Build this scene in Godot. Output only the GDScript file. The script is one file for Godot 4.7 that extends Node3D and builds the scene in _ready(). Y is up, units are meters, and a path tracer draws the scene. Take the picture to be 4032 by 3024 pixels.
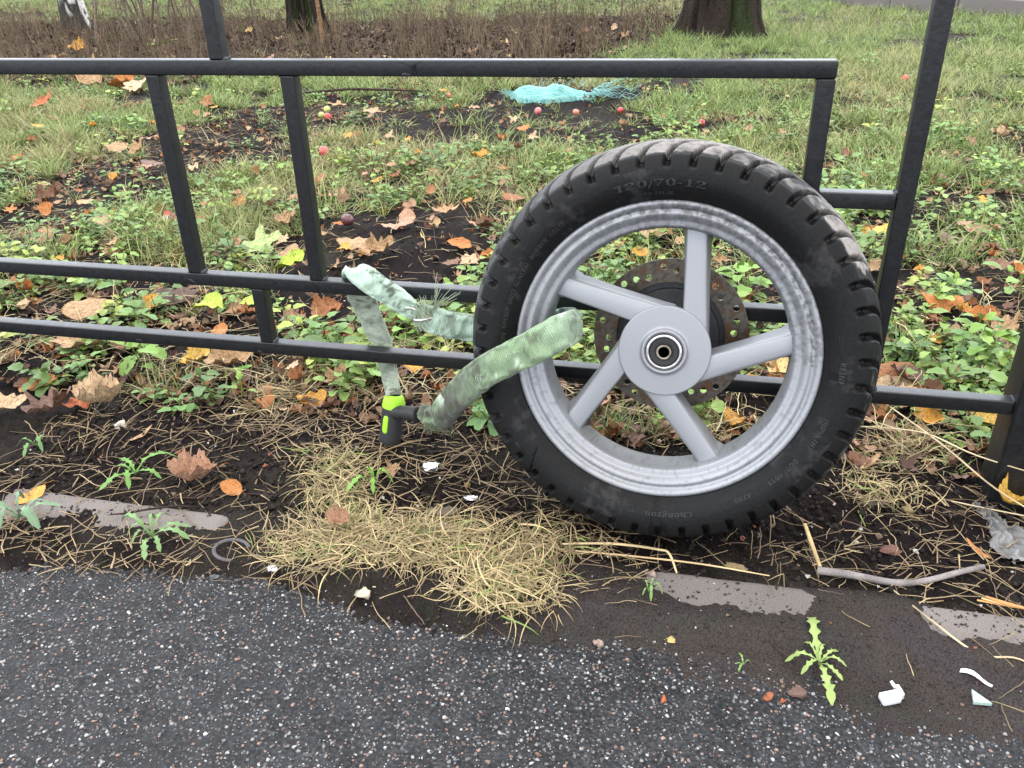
extends Node3D
# A scooter wheel chained to a low iron fence between a lawn and an asphalt pavement, overcast light.

var rng := RandomNumberGenerator.new()
var noise := FastNoiseLite.new()
var fine := FastNoiseLite.new()
var used := {}
var M := {}


class MB:
	var v := PackedVector3Array()
	var c := PackedColorArray()
	var uv := PackedVector2Array()
	var ix := PackedInt32Array()

	func p(pos: Vector3, col := Color.WHITE, t := Vector2.ZERO) -> int:
		v.append(pos)
		c.append(col)
		uv.append(t)
		return v.size() - 1

	func tri(a: int, b: int, d: int) -> void:
		ix.append(a)
		ix.append(b)
		ix.append(d)

	func quad(a: int, b: int, d: int, e: int) -> void:
		tri(a, b, d)
		tri(a, d, e)

	func fan(pts: Array, col := Color.WHITE) -> void:
		var first := v.size()
		for q in pts:
			p(q, col)
		for k in range(1, pts.size() - 1):
			tri(first, first + k, first + k + 1)

	func done() -> ArrayMesh:
		var n := PackedVector3Array()
		n.resize(v.size())
		for k in range(0, ix.size(), 3):
			var a := ix[k]
			var b := ix[k + 1]
			var d := ix[k + 2]
			var f := (v[d] - v[a]).cross(v[b] - v[a])
			n[a] += f
			n[b] += f
			n[d] += f
		for k in n.size():
			n[k] = n[k].normalized() if n[k].length_squared() > 1e-24 else Vector3.UP
		var arr := []
		arr.resize(Mesh.ARRAY_MAX)
		arr[Mesh.ARRAY_VERTEX] = v
		arr[Mesh.ARRAY_NORMAL] = n
		arr[Mesh.ARRAY_COLOR] = c
		arr[Mesh.ARRAY_TEX_UV] = uv
		arr[Mesh.ARRAY_INDEX] = ix
		var m := ArrayMesh.new()
		m.add_surface_from_arrays(Mesh.PRIMITIVE_TRIANGLES, arr)
		return m


func numbered(called: String) -> String:
	var k: int = used.get(called, 0)
	used[called] = k + 1
	return called if k == 0 else "%s_%03d" % [called, k]


func tag(o: Node, label: String, category := "", group := "", kind := "") -> Node:
	if label:
		o.set_meta("label", label)
	if category:
		o.set_meta("category", category)
	if group:
		o.set_meta("group", group)
	if kind:
		o.set_meta("kind", kind)
	return o


func part(called: String, mesh: Mesh, mat: Material, parent: Node = null) -> MeshInstance3D:
	var o := MeshInstance3D.new()
	o.mesh = mesh
	o.material_override = mat
	o.name = called if parent else numbered(called)
	(parent if parent else self).add_child(o, true)
	return o


func thing(called: String, at: Vector3, label: String, category: String, group := "") -> Node3D:
	var o := Node3D.new()
	o.name = numbered(called)
	add_child(o, true)
	o.position = at
	tag(o, label, category, group)
	return o


func lin(r: float, g: float, b: float) -> Color:
	return Color(r, g, b).linear_to_srgb()


func mat(col: Color, rough: float, metal := 0.0, vertex := true) -> StandardMaterial3D:
	var m := StandardMaterial3D.new()
	m.albedo_color = col
	m.roughness = rough
	m.metallic = metal
	m.vertex_color_use_as_albedo = vertex
	m.cull_mode = BaseMaterial3D.CULL_DISABLED
	m.metallic_specular = 0.35
	return m


func noise_tex(sz: int, freq: float, sd: int, low: float, high: float, oct := 4, normal := 0.0) -> ImageTexture:
	var f := FastNoiseLite.new()
	f.noise_type = FastNoiseLite.TYPE_SIMPLEX_SMOOTH
	f.seed = sd
	f.frequency = freq
	f.fractal_octaves = oct
	var im := f.get_seamless_image(sz, sz)
	if normal > 0.0:
		im.convert(Image.FORMAT_RGBA8)
		im.bump_map_to_normal_map(normal)
		return ImageTexture.create_from_image(im)
	var d := im.get_data()
	for k in d.size():
		d[k] = int(clampf(lerpf(low, high, d[k] / 255.0), 0.0, 1.0) * 255.0)
	return ImageTexture.create_from_image(Image.create_from_data(sz, sz, false, Image.FORMAT_L8, d))


func tri_planar(m: StandardMaterial3D, scale: float, world := false) -> void:
	m.uv1_triplanar = true
	m.uv1_world_triplanar = world
	m.uv1_scale = Vector3.ONE * scale


# a box with chamfered edges; flat faces keep their own corners
func bevel_box(b: MB, lo: Vector3, hi: Vector3, e: float, col := Color.WHITE) -> void:
	var ids := {}
	for ax in 3:
		for s in 2:
			var a1 := (ax + 1) % 3
			var a2 := (ax + 2) % 3
			var quad := []
			for k in [[0, 0], [1, 0], [1, 1], [0, 1]]:
				var q := Vector3.ZERO
				q[ax] = hi[ax] if s else lo[ax]
				q[a1] = (hi[a1] - e) if k[0] else (lo[a1] + e)
				q[a2] = (hi[a2] - e) if k[1] else (lo[a2] + e)
				var id := b.p(q, col)
				quad.append(id)
				var key := [0, 0, 0]
				key[ax] = s
				key[a1] = k[0]
				key[a2] = k[1]
				ids[[ax, key[0], key[1], key[2]]] = id
			if s:
				b.quad(quad[0], quad[3], quad[2], quad[1])
			else:
				b.quad(quad[0], quad[1], quad[2], quad[3])
	for ax in 3: # the edges along ax join the faces of the other two axes
		var a1 := (ax + 1) % 3
		var a2 := (ax + 2) % 3
		for s1 in 2:
			for s2 in 2:
				var k0 := [0, 0, 0]
				k0[a1] = s1
				k0[a2] = s2
				var k1 := k0.duplicate()
				k1[ax] = 1
				var fa0: int = ids[[a1, k0[0], k0[1], k0[2]]]
				var fa1: int = ids[[a1, k1[0], k1[1], k1[2]]]
				var fb0: int = ids[[a2, k0[0], k0[1], k0[2]]]
				var fb1: int = ids[[a2, k1[0], k1[1], k1[2]]]
				if s1 == s2:
					b.quad(fa0, fa1, fb1, fb0)
				else:
					b.quad(fa0, fb0, fb1, fa1)
	for x in 2:
		for y in 2:
			for z in 2:
				var t0: int = ids[[0, x, y, z]]
				var t1: int = ids[[1, x, y, z]]
				var t2: int = ids[[2, x, y, z]]
				if (x + y + z) % 2 == 1:
					b.tri(t0, t2, t1)
				else:
					b.tri(t0, t1, t2)


func lathe(prof: Array, segs: int, closed := false, colour = null) -> MB: # prof: Vector2(z, r), turned about z
	var b := MB.new()
	var n := prof.size()
	for k in segs + 1:
		var a := TAU * k / segs
		for q in prof:
			var pos := Vector3(q.y * cos(a), q.y * sin(a), q.x)
			var col: Color = Color.WHITE if colour == null else colour.call(pos, a)
			b.p(pos, col, Vector2(float(k) / segs, q.x))
	for k in segs:
		for j in (n if closed else n - 1):
			var j1 := (j + 1) % n
			b.quad(k * n + j, k * n + j1, (k + 1) * n + j1, (k + 1) * n + j)
	return b


func tube(b: MB, pts: Array, radii: Array, sides: int, col := Color.WHITE, flat := 1.0, cap := true) -> void:
	var first := b.v.size()
	var last := pts.size() - 1
	var side := Vector3.ZERO
	for k in pts.size():
		var d: Vector3 = (pts[mini(k + 1, last)] - pts[maxi(k - 1, 0)]).normalized()
		if side == Vector3.ZERO:
			side = d.cross(Vector3.UP if absf(d.y) < 0.9 else Vector3.RIGHT).normalized()
		side = (side - d * side.dot(d)).normalized()
		var up := side.cross(d)
		for s in sides:
			var a := TAU * s / sides
			b.p(pts[k] + (side * cos(a) + up * sin(a) * flat) * radii[k], col)
	for k in last:
		for s in sides:
			var s1 := (s + 1) % sides
			b.quad(first + k * sides + s, first + (k + 1) * sides + s, first + (k + 1) * sides + s1, first + k * sides + s1)
	if cap:
		for e in [0, last]:
			var ring := []
			for s in sides:
				ring.append(b.v[first + e * sides + s])
			b.fan(ring, col)


# a rounded uneven lump about the origin
func lump(size: Vector3, sd: int, rough := 0.25, rings := 5, segs := 8, col := Color.WHITE) -> ArrayMesh:
	var b := MB.new()
	add_lump(b, Vector3.ZERO, size, sd, rough, rings, segs, col)
	return b.done()


func add_lump(b: MB, at: Vector3, size: Vector3, sd: int, rough := 0.25, rings := 5, segs := 8, col := Color.WHITE) -> void:
	var first := b.v.size()
	for r in rings + 1:
		var t := PI * r / rings
		for s in segs:
			var a := TAU * s / segs
			var d := Vector3(sin(t) * cos(a), cos(t), sin(t) * sin(a))
			var k := 1.0 + rough * noise.get_noise_3dv(d * 90.0 + Vector3(sd * 37.0, sd * 11.0, 0))*2.0
			b.p(at + d * size * k, col)
	for r in rings:
		for s in segs:
			var s1 := (s + 1) % segs
			b.quad(first + r * segs + s, first + r * segs + s1, first + (r + 1) * segs + s1, first + (r + 1) * segs + s)


func sm(a: float, b: float, x: float) -> float:
	return smoothstep(a, b, x)


# ------------------------------------------------------------------ the lie of the ground
func edge_z(x: float) -> float: # where the dirt meets the asphalt
	var xs := [-3.0, -0.784, -0.468, -0.314, -0.063, 0.031, 0.197, 0.32, 3.0]
	var zs := [-0.63, -0.611, -0.656, -0.622, -0.616, -0.592, -0.581, -0.589, -0.60]
	for k in 8:
		if x < xs[k + 1]:
			return lerpf(zs[k], zs[k + 1], clampf((x - xs[k]) / (xs[k + 1] - xs[k]), 0, 1))
	return -0.60


func kerb_bare(x: float) -> float: # 1 where the kerb shows through the dirt
	var w := noise.get_noise_2d(x * 220.0, 9.0) * 0.02
	var a := sm(-0.90, -0.82, x + w) * (1.0 - sm(-0.57, -0.53, x + w))
	var bb := sm(-0.10, 0.03, x + w) * (1.0 - sm(0.08, 0.20, x + w))
	var cc := sm(0.22, 0.30, x + w) * (1.0 - sm(1.2, 1.4, x))
	return maxf(a, maxf(bb, cc))


func soil_y(x: float, z: float) -> float:
	var big := noise.get_noise_2d(x * 45.0, z * 45.0)
	var mid := noise.get_noise_2d(x * 190.0 + 500.0, z * 190.0)
	var small := fine.get_noise_2d(x * 900.0, z * 900.0)
	var y := 0.0
	if z < -0.748: # bed behind the kerb
		y = 0.001 + big * 0.006 + mid * 0.006 + small * 0.0060
		var wheel := Vector2(x - 0.0, z + 0.79).length()
		y = lerpf(-0.004, y, sm(0.03, 0.12, wheel))
		if z < -1.15:
			y += (big * 0.02 + mid * 0.006) * sm(1.15, 1.8, -z)
			y += noise.get_noise_2d(x * 6.0, z * 6.0) * 0.05 * sm(2.0, 6.0, -z)
	else:
		var bare := kerb_bare(x)
		var d := edge_z(x) - z + noise.get_noise_2d(x * 130.0, z * 130.0) * 0.02
		var cover := lerpf(0.0125, -0.001, bare * (1.0 - sm(-0.728, -0.672, z + mid * 0.02)))
		cover += mid * 0.0022 * bare
		var right := sm(-0.15, 0.05, x)
		var film := -0.0052 + sm(-0.02, lerpf(0.07, 0.15, right), d) * lerpf(0.016, 0.0105, right)
		y = lerpf(film, maxf(minf(film, 0.0), -0.0015) + cover, sm(-0.648, -0.668, z))
		y += mid * lerpf(0.0035, 0.0024, right) + small * lerpf(0.0045, 0.0022, right)
		if d < 0.0:
			y += d * 0.12
		if z > -0.45:
			y = -0.05
	return y


func _ready() -> void:
	# ---- camera, sky, sun, exposure
	var cam := Camera3D.new()
	cam.name = "camera"
	cam.transform = Transform3D(Basis(Vector3(0.97464583, -0.02482995, -0.22237127), Vector3(-0.08290356, 0.88301695, -0.46196111), Vector3(0.20782808, 0.46868386, 0.85857029)), Vector3(0, 0.635, 0))
	cam.fov = 50.043
	cam.near = 0.02
	cam.far = 300.0
	add_child(cam)
	var env := Environment.new()
	env.background_mode = Environment.BG_SKY
	var sky_mat := ProceduralSkyMaterial.new()
	sky_mat.sky_top_color = Color(0.95, 0.965, 0.99)
	sky_mat.sky_energy_multiplier = 1.9
	sky_mat.sky_horizon_color = Color(0.64, 0.66, 0.69)
	sky_mat.sky_curve = 0.6
	sky_mat.ground_bottom_color = Color(0.25, 0.24, 0.22)
	sky_mat.ground_horizon_color = Color(0.5, 0.5, 0.48)
	sky_mat.sun_angle_max = 1.0
	env.sky = Sky.new()
	env.sky.sky_material = sky_mat
	env.background_energy_multiplier = 1.0
	env.tonemap_mode = Environment.TONE_MAPPER_LINEAR
	env.tonemap_exposure = 1.62
	env.sdfgi_enabled = true
	env.ssao_enabled = true
	env.ssil_enabled = true
	var we := WorldEnvironment.new()
	we.name = "world"
	we.environment = env
	add_child(we)
	var sun := DirectionalLight3D.new()
	sun.name = "sun"
	sun.light_color = Color(1.0, 0.98, 0.95)
	sun.light_energy = 0.4
	sun.light_angular_distance = 35.0
	sun.shadow_enabled = true
	add_child(sun)
	sun.look_at_from_position(Vector3(0.7, 2.0, 0.9), Vector3.ZERO)

	rng.seed = 4711
	noise.seed = 5
	noise.noise_type = FastNoiseLite.TYPE_SIMPLEX_SMOOTH
	noise.frequency = 0.03
	noise.fractal_octaves = 3
	fine.seed = 17
	fine.noise_type = FastNoiseLite.TYPE_SIMPLEX_SMOOTH
	fine.frequency = 0.09
	fine.fractal_octaves = 3
	make_materials()
	# ---- setting
	make_soil()
	make_asphalt()
	make_far_pavement()
	make_kerbs()
	# ---- large things
	make_fence()
	make_wheel()
	make_lock()
	make_trees()
	make_sack()
	# ---- planting and litter
	make_leaf_meshes()
	make_leaves()
	make_small_things()
	make_weeds()
	make_grass()
	make_straw()
	make_crumbs()


func make_materials() -> void:
	var grain := noise_tex(512, 0.02, 3, 0.72, 1.12, 5)
	# paint: darker and duller patches, pits and dried splashes of dust
	var pf := FastNoiseLite.new()
	pf.seed = 15
	pf.frequency = 0.018
	pf.fractal_octaves = 5
	var pn := pf.get_seamless_image(512, 512).get_data()
	pf.frequency = 0.16
	pf.fractal_octaves = 2
	var pn2 := pf.get_seamless_image(512, 512).get_data()
	var pd := PackedByteArray()
	pd.resize(512 * 512 * 3)
	for k in 512 * 512:
		var a := pn[k] / 255.0
		var g := 0.50 + 0.28 * (a - 0.5) - 0.18 * sm(0.58, 0.66, a)
		var dust := sm(0.74, 0.86, pn2[k] / 255.0) * sm(0.35, 0.6, a)
		pd[k * 3] = int(clampf(lerpf(g, 1.0, dust), 0, 1) * 255)
		pd[k * 3 + 1] = int(clampf(lerpf(g, 0.96, dust), 0, 1) * 255)
		pd[k * 3 + 2] = int(clampf(lerpf(g, 0.88, dust), 0, 1) * 255)
	var paint_tex := ImageTexture.create_from_image(Image.create_from_data(512, 512, false, Image.FORMAT_RGB8, pd))
	var grain_n := noise_tex(512, 0.05, 8, 0, 1, 4, 3.0)
	var m := mat(lin(0.046, 0.050, 0.058), 0.42)
	m.metallic_specular = 0.45
	m.albedo_texture = paint_tex
	m.normal_enabled = true
	m.normal_texture = noise_tex(512, 0.03, 12, 0, 1, 3, 4.0)
	m.normal_scale = 0.10
	m.roughness_texture = noise_tex(512, 0.015, 21, 0.75, 1.25, 4)
	m.roughness = 0.36
	tri_planar(m, 7.0)
	M.paint = m
	m = mat(lin(0.012, 0.012, 0.013), 0.18) # fresh glossy drips
	M.drip = m
	m = mat(lin(0.27, 0.275, 0.292), 0.44, 0.4)
	m.metallic_specular = 0.5 # cast wheel in silver paint
	m.albedo_texture = noise_tex(512, 0.2, 31, 0.92, 1.02, 3)
	m.normal_enabled = true
	m.normal_texture = noise_tex(512, 0.3, 33, 0, 1, 2, 2.0)
	m.normal_scale = 0.16
	tri_planar(m, 16.0)
	M.alu = m
	m = mat(lin(0.66, 0.65, 0.63), 0.33, 0.9)
	m.albedo_texture = grain
	tri_planar(m, 14.0)
	M.steel = m
	m = mat(Color.WHITE, 0.55) # rubber
	m.metallic_specular = 0.27
	m.normal_enabled = true
	m.normal_texture = grain_n
	m.normal_scale = 0.35
	m.albedo_texture = noise_tex(512, 0.03, 41, 0.7, 1.2, 5)
	tri_planar(m, 12.0)
	M.rubber = m
	m = mat(lin(0.024, 0.024, 0.025), 0.5)
	M.black_plastic = m
	m.normal_enabled = true
	m.normal_texture = grain_n
	m.normal_scale = 0.2
	tri_planar(m, 20.0)
	m = mat(lin(0.27, 0.52, 0.03), 0.42)
	M.green_plastic = m
	# worn brake disc: brown grey iron with rust
	var fr := FastNoiseLite.new()
	fr.seed = 77
	fr.frequency = 0.008
	fr.fractal_octaves = 5
	var im := fr.get_seamless_image(512, 512)
	var ru := Image.create(512, 512, false, Image.FORMAT_RGB8)
	var base := Color(0.34, 0.315, 0.285)
	var rust := Color(0.33, 0.25, 0.18)
	var dark := Color(0.27, 0.24, 0.21)
	for y in 512:
		for x in 512:
			var g := im.get_pixel(x, y).r
			var h := im.get_pixel((x * 3 + 100) % 512, (y * 3) % 512).r
			ru.set_pixel(x, y, base.lerp(dark, sm(0.45, 0.75, h)).lerp(rust, sm(0.56, 0.72, g)))
	m = mat(Color.WHITE, 0.45, 0.55, false)
	m.albedo_texture = ImageTexture.create_from_image(ru)
	tri_planar(m, 8.0)
	M.rotor = m
	m = mat(lin(0.05, 0.05, 0.052), 0.5, 0.3)
	m.albedo_texture = grain
	tri_planar(m, 12.0)
	M.dark_iron = m
	# concrete
	m = mat(lin(0.175, 0.155, 0.145), 0.9)
	m.metallic_specular = 0.2
	m.albedo_texture = noise_tex(512, 0.15, 51, 0.8, 1.1, 4)
	m.normal_enabled = true
	m.normal_texture = noise_tex(512, 0.3, 52, 0, 1, 3, 4.0)
	m.normal_scale = 0.4
	tri_planar(m, 5.0)
	M.concrete = m
	# soil
	m = mat(Color.WHITE, 0.85)
	m.metallic_specular = 0.18
	m.albedo_texture = noise_tex(1024, 0.12, 61, 0.5, 1.4, 5)
	m.normal_enabled = true
	m.normal_texture = noise_tex(1024, 0.10, 62, 0, 1, 5, 9.0)
	m.normal_scale = 0.9
	tri_planar(m, 2.6, true)
	M.soil = m
	# foliage and litter, colour in the vertices and copies
	m = mat(Color.WHITE, 0.5)
	m.backlight_enabled = true
	m.backlight = Color(0.5, 0.5, 0.5)
	M.green = m
	m = mat(Color.WHITE, 0.75)
	m.backlight_enabled = true
	m.backlight = Color(0.2, 0.2, 0.2)
	M.dry = m
	m = mat(Color.WHITE, 0.62)
	m.albedo_texture = leaf_texture()
	m.backlight_enabled = true
	m.backlight = Color(0.25, 0.25, 0.25)
	m.normal_enabled = true
	m.normal_texture = noise_tex(256, 0.05, 71, 0, 1, 4, 6.0)
	m.normal_scale = 0.5
	M.leaf = m
	m = mat(Color.WHITE, 0.8)
	m.albedo_texture = noise_tex(256, 0.05, 81, 0.75, 1.15, 4)
	tri_planar(m, 30.0)
	m.metallic_specular = 0.22
	M.stone = m
	# bark
	m = mat(Color.WHITE, 0.9)
	m.albedo_texture = noise_tex(512, 0.03, 91, 0.5, 1.4, 5)
	m.normal_enabled = true
	m.normal_texture = noise_tex(512, 0.06, 92, 0, 1, 5, 8.0)
	tri_planar(m, 3.0)
	m.metallic_specular = 0.2
	M.bark = m
	# webbing, woven ribs across the sleeve
	var wv := Image.create(256, 256, false, Image.FORMAT_RGBA8)
	var wc := Image.create(256, 256, false, Image.FORMAT_RGB8)
	var fw := FastNoiseLite.new()
	fw.seed = 5
	fw.frequency = 0.05
	for y in 256:
		for x in 256:
			var rib := 0.5 + 0.5 * sin(TAU * y / 16.0)
			var warp := 0.5 + 0.5 * sin(TAU * x / 8.0 + (PI if (y / 16) % 2 else 0.0))
			var h := rib * 0.75 + warp * 0.25
			wv.set_pixel(x, y, Color(h, h, h))
			var g := clampf(0.8 + 0.2 * h + 0.1 * fw.get_noise_2d(x, y), 0, 1)
			wc.set_pixel(x, y, Color(g, g, g))
	wv.bump_map_to_normal_map(3.0)
	m = mat(Color.WHITE, 0.8)
	m.albedo_texture = ImageTexture.create_from_image(wc)
	m.normal_enabled = true
	m.normal_texture = ImageTexture.create_from_image(wv)
	m.normal_scale = 0.8
	m.rim_enabled = true
	m.rim = 0.3
	m.rim_tint = 0.6
	M.webbing = m
	m = mat(Color.WHITE, 0.35)
	m.metallic_specular = 0.5
	M.shiny = m
	m = mat(lin(0.75, 0.76, 0.78), 0.25, 0.85)
	m.normal_enabled = true
	m.normal_texture = grain_n
	tri_planar(m, 40.0)
	M.foil = m


# midrib, side veins and blotches of a fallen leaf
func leaf_texture() -> ImageTexture:
	var sz := 256
	var im := Image.create(sz, sz, false, Image.FORMAT_RGB8)
	var f := FastNoiseLite.new()
	f.seed = 9
	f.frequency = 0.03
	f.fractal_octaves = 4
	for y in sz:
		for x in sz:
			var u := (x + 0.5) / sz - 0.5
			var w := (y + 0.5) / sz - 0.5
			var g := 0.9 + 0.16 * f.get_noise_2d(x, y)
			var side := absf(fposmod((u - absf(w) * 0.9) * 9.0, 1.0) - 0.5)
			g -= 0.16 * (1.0 - sm(0.0, 0.09, side)) * (1.0 - sm(0.3, 0.5, absf(w)))
			g = lerpf(1.06 - 0.25 * sm(0.1, 0.5, u), g, sm(0.004, 0.014, absf(w)))
			var spot := f.get_noise_2d(x * 2.3 + 400.0, y * 2.3)
			g *= 1.0 - 0.5 * sm(0.34, 0.5, spot)
			im.set_pixel(x, y, Color(clampf(g, 0, 1), clampf(g * 0.985, 0, 1), clampf(g * 0.96, 0, 1)))
	return ImageTexture.create_from_image(im)


func steps(a: float, b: float, lo: float, hi: float, fine_step: float, grow: float, most: float) -> PackedFloat32Array:
	var mid := PackedFloat32Array()
	var x := lo
	while x < hi:
		mid.append(x)
		x += fine_step
	var right := PackedFloat32Array()
	var s := fine_step
	while x < b:
		right.append(x)
		s = minf(s * grow, most)
		x += s
	right.append(b)
	var left := PackedFloat32Array()
	x = lo
	s = fine_step
	while x > a:
		s = minf(s * grow, most)
		x -= s
		left.append(maxf(x, a))
	left.reverse()
	left.append_array(mid)
	left.append_array(right)
	return left


func grid(xs: PackedFloat32Array, zs: PackedFloat32Array, height: Callable, colour: Callable) -> MB:
	var b := MB.new()
	var nx := xs.size()
	for z in zs:
		for x in xs:
			var y: float = height.call(x, z)
			b.p(Vector3(x, y, z), colour.call(x, y, z), Vector2(x, z))
	for j in zs.size() - 1:
		for i in nx - 1:
			var a := j * nx + i
			b.quad(a, a + 1, a + nx + 1, a + nx)
	return b


func soil_colour(x: float, _y: float, z: float) -> Color:
	var black := Color(0.0125, 0.0103, 0.0088)
	var brown := Color(0.032, 0.026, 0.022)
	var mud := Color(0.047, 0.0395, 0.036)
	var n := noise.get_noise_2d(x * 70.0 + 90.0, z * 70.0)
	var c := black.lerp(brown, sm(-0.15, 0.35, n + 0.5 * fine.get_noise_2d(x * 300.0, z * 300.0)) * 0.6)
	if z > -0.76:
		c = c.lerp(mud, sm(-0.4, 0.0, x + n * 0.12) * sm(-0.75, -0.72, z + n * 0.02) * (0.8 + 0.5 * n))
	elif z < -4.2:
		c = c.lerp(Color(0.055, 0.043, 0.036), 0.6)
	return c


func make_soil() -> void:
	var xs := steps(-70.0, 70.0, -1.1, 0.6, 0.005, 1.09, 6.0)
	var zs := steps(-90.0, 0.0, -1.3, -0.5, 0.005, 1.08, 6.0)
	tag(part("soil_ground", grid(xs, zs, soil_y, soil_colour).done(), M.soil), "", "", "", "structure")


func make_asphalt() -> void:
	var sz := 1024
	var span := 0.9
	var d := PackedByteArray()
	d.resize(sz * sz * 3)
	var hgt := PackedByteArray()
	hgt.resize(sz * sz)
	var f := FastNoiseLite.new()
	f.seed = 3
	f.frequency = 0.02
	f.fractal_octaves = 5
	var im := f.get_seamless_image(sz, sz).get_data()
	f.seed = 4
	f.frequency = 0.16
	var im2 := f.get_seamless_image(sz, sz).get_data()
	for k in sz * sz:
		var g := 0.15 + 0.08 * (im[k] / 255.0 - 0.5) + 0.16 * (im2[k] / 255.0 - 0.5)
		d[k * 3] = int(clampf(g * 0.985, 0, 1) * 255)
		d[k * 3 + 1] = int(clampf(g * 0.985, 0, 1) * 255)
		d[k * 3 + 2] = int(clampf(g * 1.02, 0, 1) * 255)
		hgt[k] = im2[k] / 2
	var tones := [Color(0.72, 0.71, 0.69), Color(0.52, 0.51, 0.50), Color(0.38, 0.38, 0.39), Color(0.60, 0.48, 0.42), Color(0.30, 0.30, 0.32), Color(0.45, 0.44, 0.43), Color(0.34, 0.33, 0.33)]
	for s in 26000:
		var cx := rng.randi() % sz
		var cy := rng.randi() % sz
		var r1 := 0.6 + 1.7 * pow(rng.randf(), 3.0)
		var r2 := r1 * rng.randf_range(0.5, 1.0)
		var a := rng.randf() * PI
		var col: Color = tones[rng.randi() % tones.size()]
		col = col * rng.randf_range(0.45, 0.95)
		for y in range(-3, 4):
			for x in range(-3, 4):
				var u := (x * cos(a) + y * sin(a)) / r1
				var w := (-x * sin(a) + y * cos(a)) / r2
				if u * u + w * w < 1.0:
					var k := posmod(cy + y, sz) * sz + posmod(cx + x, sz)
					d[k * 3] = int(col.r * 255)
					d[k * 3 + 1] = int(col.g * 255)
					d[k * 3 + 2] = int(col.b * 255)
					hgt[k] = 200
	var m := mat(Color.WHITE, 0.6)
	m.metallic_specular = 0.25
	m.albedo_texture = ImageTexture.create_from_image(Image.create_from_data(sz, sz, false, Image.FORMAT_RGB8, d))
	var hn := Image.create_from_data(sz, sz, false, Image.FORMAT_L8, hgt)
	hn.convert(Image.FORMAT_RGBA8)
	hn.bump_map_to_normal_map(2.5)
	m.normal_enabled = true
	m.normal_texture = ImageTexture.create_from_image(hn)
	m.normal_scale = 0.7
	m.uv1_scale = Vector3(1.0 / span, 1.0 / span, 1)
	var top := func(x, z): return -0.0048 + noise.get_noise_2d(x * 40.0, z * 40.0) * 0.0022 + fine.get_noise_2d(x * 500.0, z * 500.0) * 0.0012
	var tint := func(x, _y, z): return Color.WHITE * (1.0 + 0.12 * noise.get_noise_2d(x * 25.0, z * 25.0))
	var xs := steps(-60.0, 60.0, -1.0, 0.7, 0.01, 1.12, 5.0)
	var zs := steps(-0.70, 40.0, -0.69, -0.2, 0.01, 1.12, 5.0)
	var walk := part("asphalt_pavement", grid(xs, zs, top, tint).done(), m)
	tag(walk, "", "", "", "structure")
	# the coarser stones stand a little proud of the bitumen
	var shapes := []
	for k in 4:
		shapes.append(lump(Vector3(1, 0.55, rng.randf_range(0.6, 0.9)), 100 + k, 0.35, 4, 6))
	var cols := [Color(0.42, 0.41, 0.39), Color(0.26, 0.255, 0.25), Color(0.15, 0.15, 0.155), Color(0.30, 0.2, 0.16), Color(0.10, 0.10, 0.105), Color(0.2, 0.19, 0.185)]
	var lists := [[], [], [], []]
	for k in 22000:
		var x := rng.randf_range(-0.85, 0.5)
		var z := rng.randf_range(-0.68, -0.28)
		var r := 0.0008 + 0.0016 * pow(rng.randf(), 3.5)
		var bs := Basis(Vector3.UP, rng.randf() * TAU).scaled(Vector3(r, r, r))
		var y: float = top.call(x, z)
		var col: Color = cols[rng.randi() % 6]
		if rng.randf() < 0.02:
			col = Color(0.62, 0.61, 0.58)
		lists[k % 4].append([Transform3D(bs, Vector3(x, y + r * 0.12, z)), col * rng.randf_range(0.4, 1.0)])
	var root := thing("asphalt_gravel", Vector3.ZERO, "", "")
	tag(root, "", "", "", "stuff")
	for k in 4:
		many("gravel", shapes[k], M.stone, lists[k], root)


func many(called: String, mesh: Mesh, m: Material, list: Array, root: Node) -> void:
	if list.is_empty():
		return
	var mm := MultiMesh.new()
	mm.transform_format = MultiMesh.TRANSFORM_3D
	mm.use_colors = true
	mm.mesh = mesh
	mm.instance_count = list.size()
	for k in list.size():
		mm.set_instance_transform(k, list[k][0])
		mm.set_instance_color(k, list[k][1])
	var o := MultiMeshInstance3D.new()
	o.multimesh = mm
	o.material_override = m
	o.name = called
	o.set_meta("kind", "stuff")
	root.add_child(o, true)


func make_far_pavement() -> void:
	var b := MB.new()
	var p0 := Vector3(1.9, 0.09, -9.15)
	var along := Vector3(0.41, 0, 0.912)
	var back := Vector3(0.912, 0, -0.41)
	for k in 60:
		for j in 2:
			var q := p0 + along * (k * 0.5 - 12.0) + back * j * 3.0
			b.p(q + Vector3(0, 0.01 * noise.get_noise_2d(k * 40.0, j * 9.0), 0), Color(0.9, 0.9, 0.9))
			if k:
				pass
	for k in 59:
		b.quad(k * 2, k * 2 + 1, k * 2 + 3, k * 2 + 2)
	tag(part("far_pavement", b.done(), M.concrete), "", "", "", "structure")
	var kerb := thing("far_kerb", p0, "low grey concrete kerb along the far path beyond the lawn", "kerb")
	for k in 10:
		var e := MB.new()
		bevel_box(e, Vector3(-0.495, -0.1, -0.06), Vector3(0.495, 0.07, 0.06), 0.01, Color(0.95, 0.95, 0.95))
		var o := part("kerb_block", e.done(), M.concrete, kerb)
		o.position = along * (k * 1.0 - 6.0)
		o.rotation.y = -atan2(along.z, along.x) 


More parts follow.
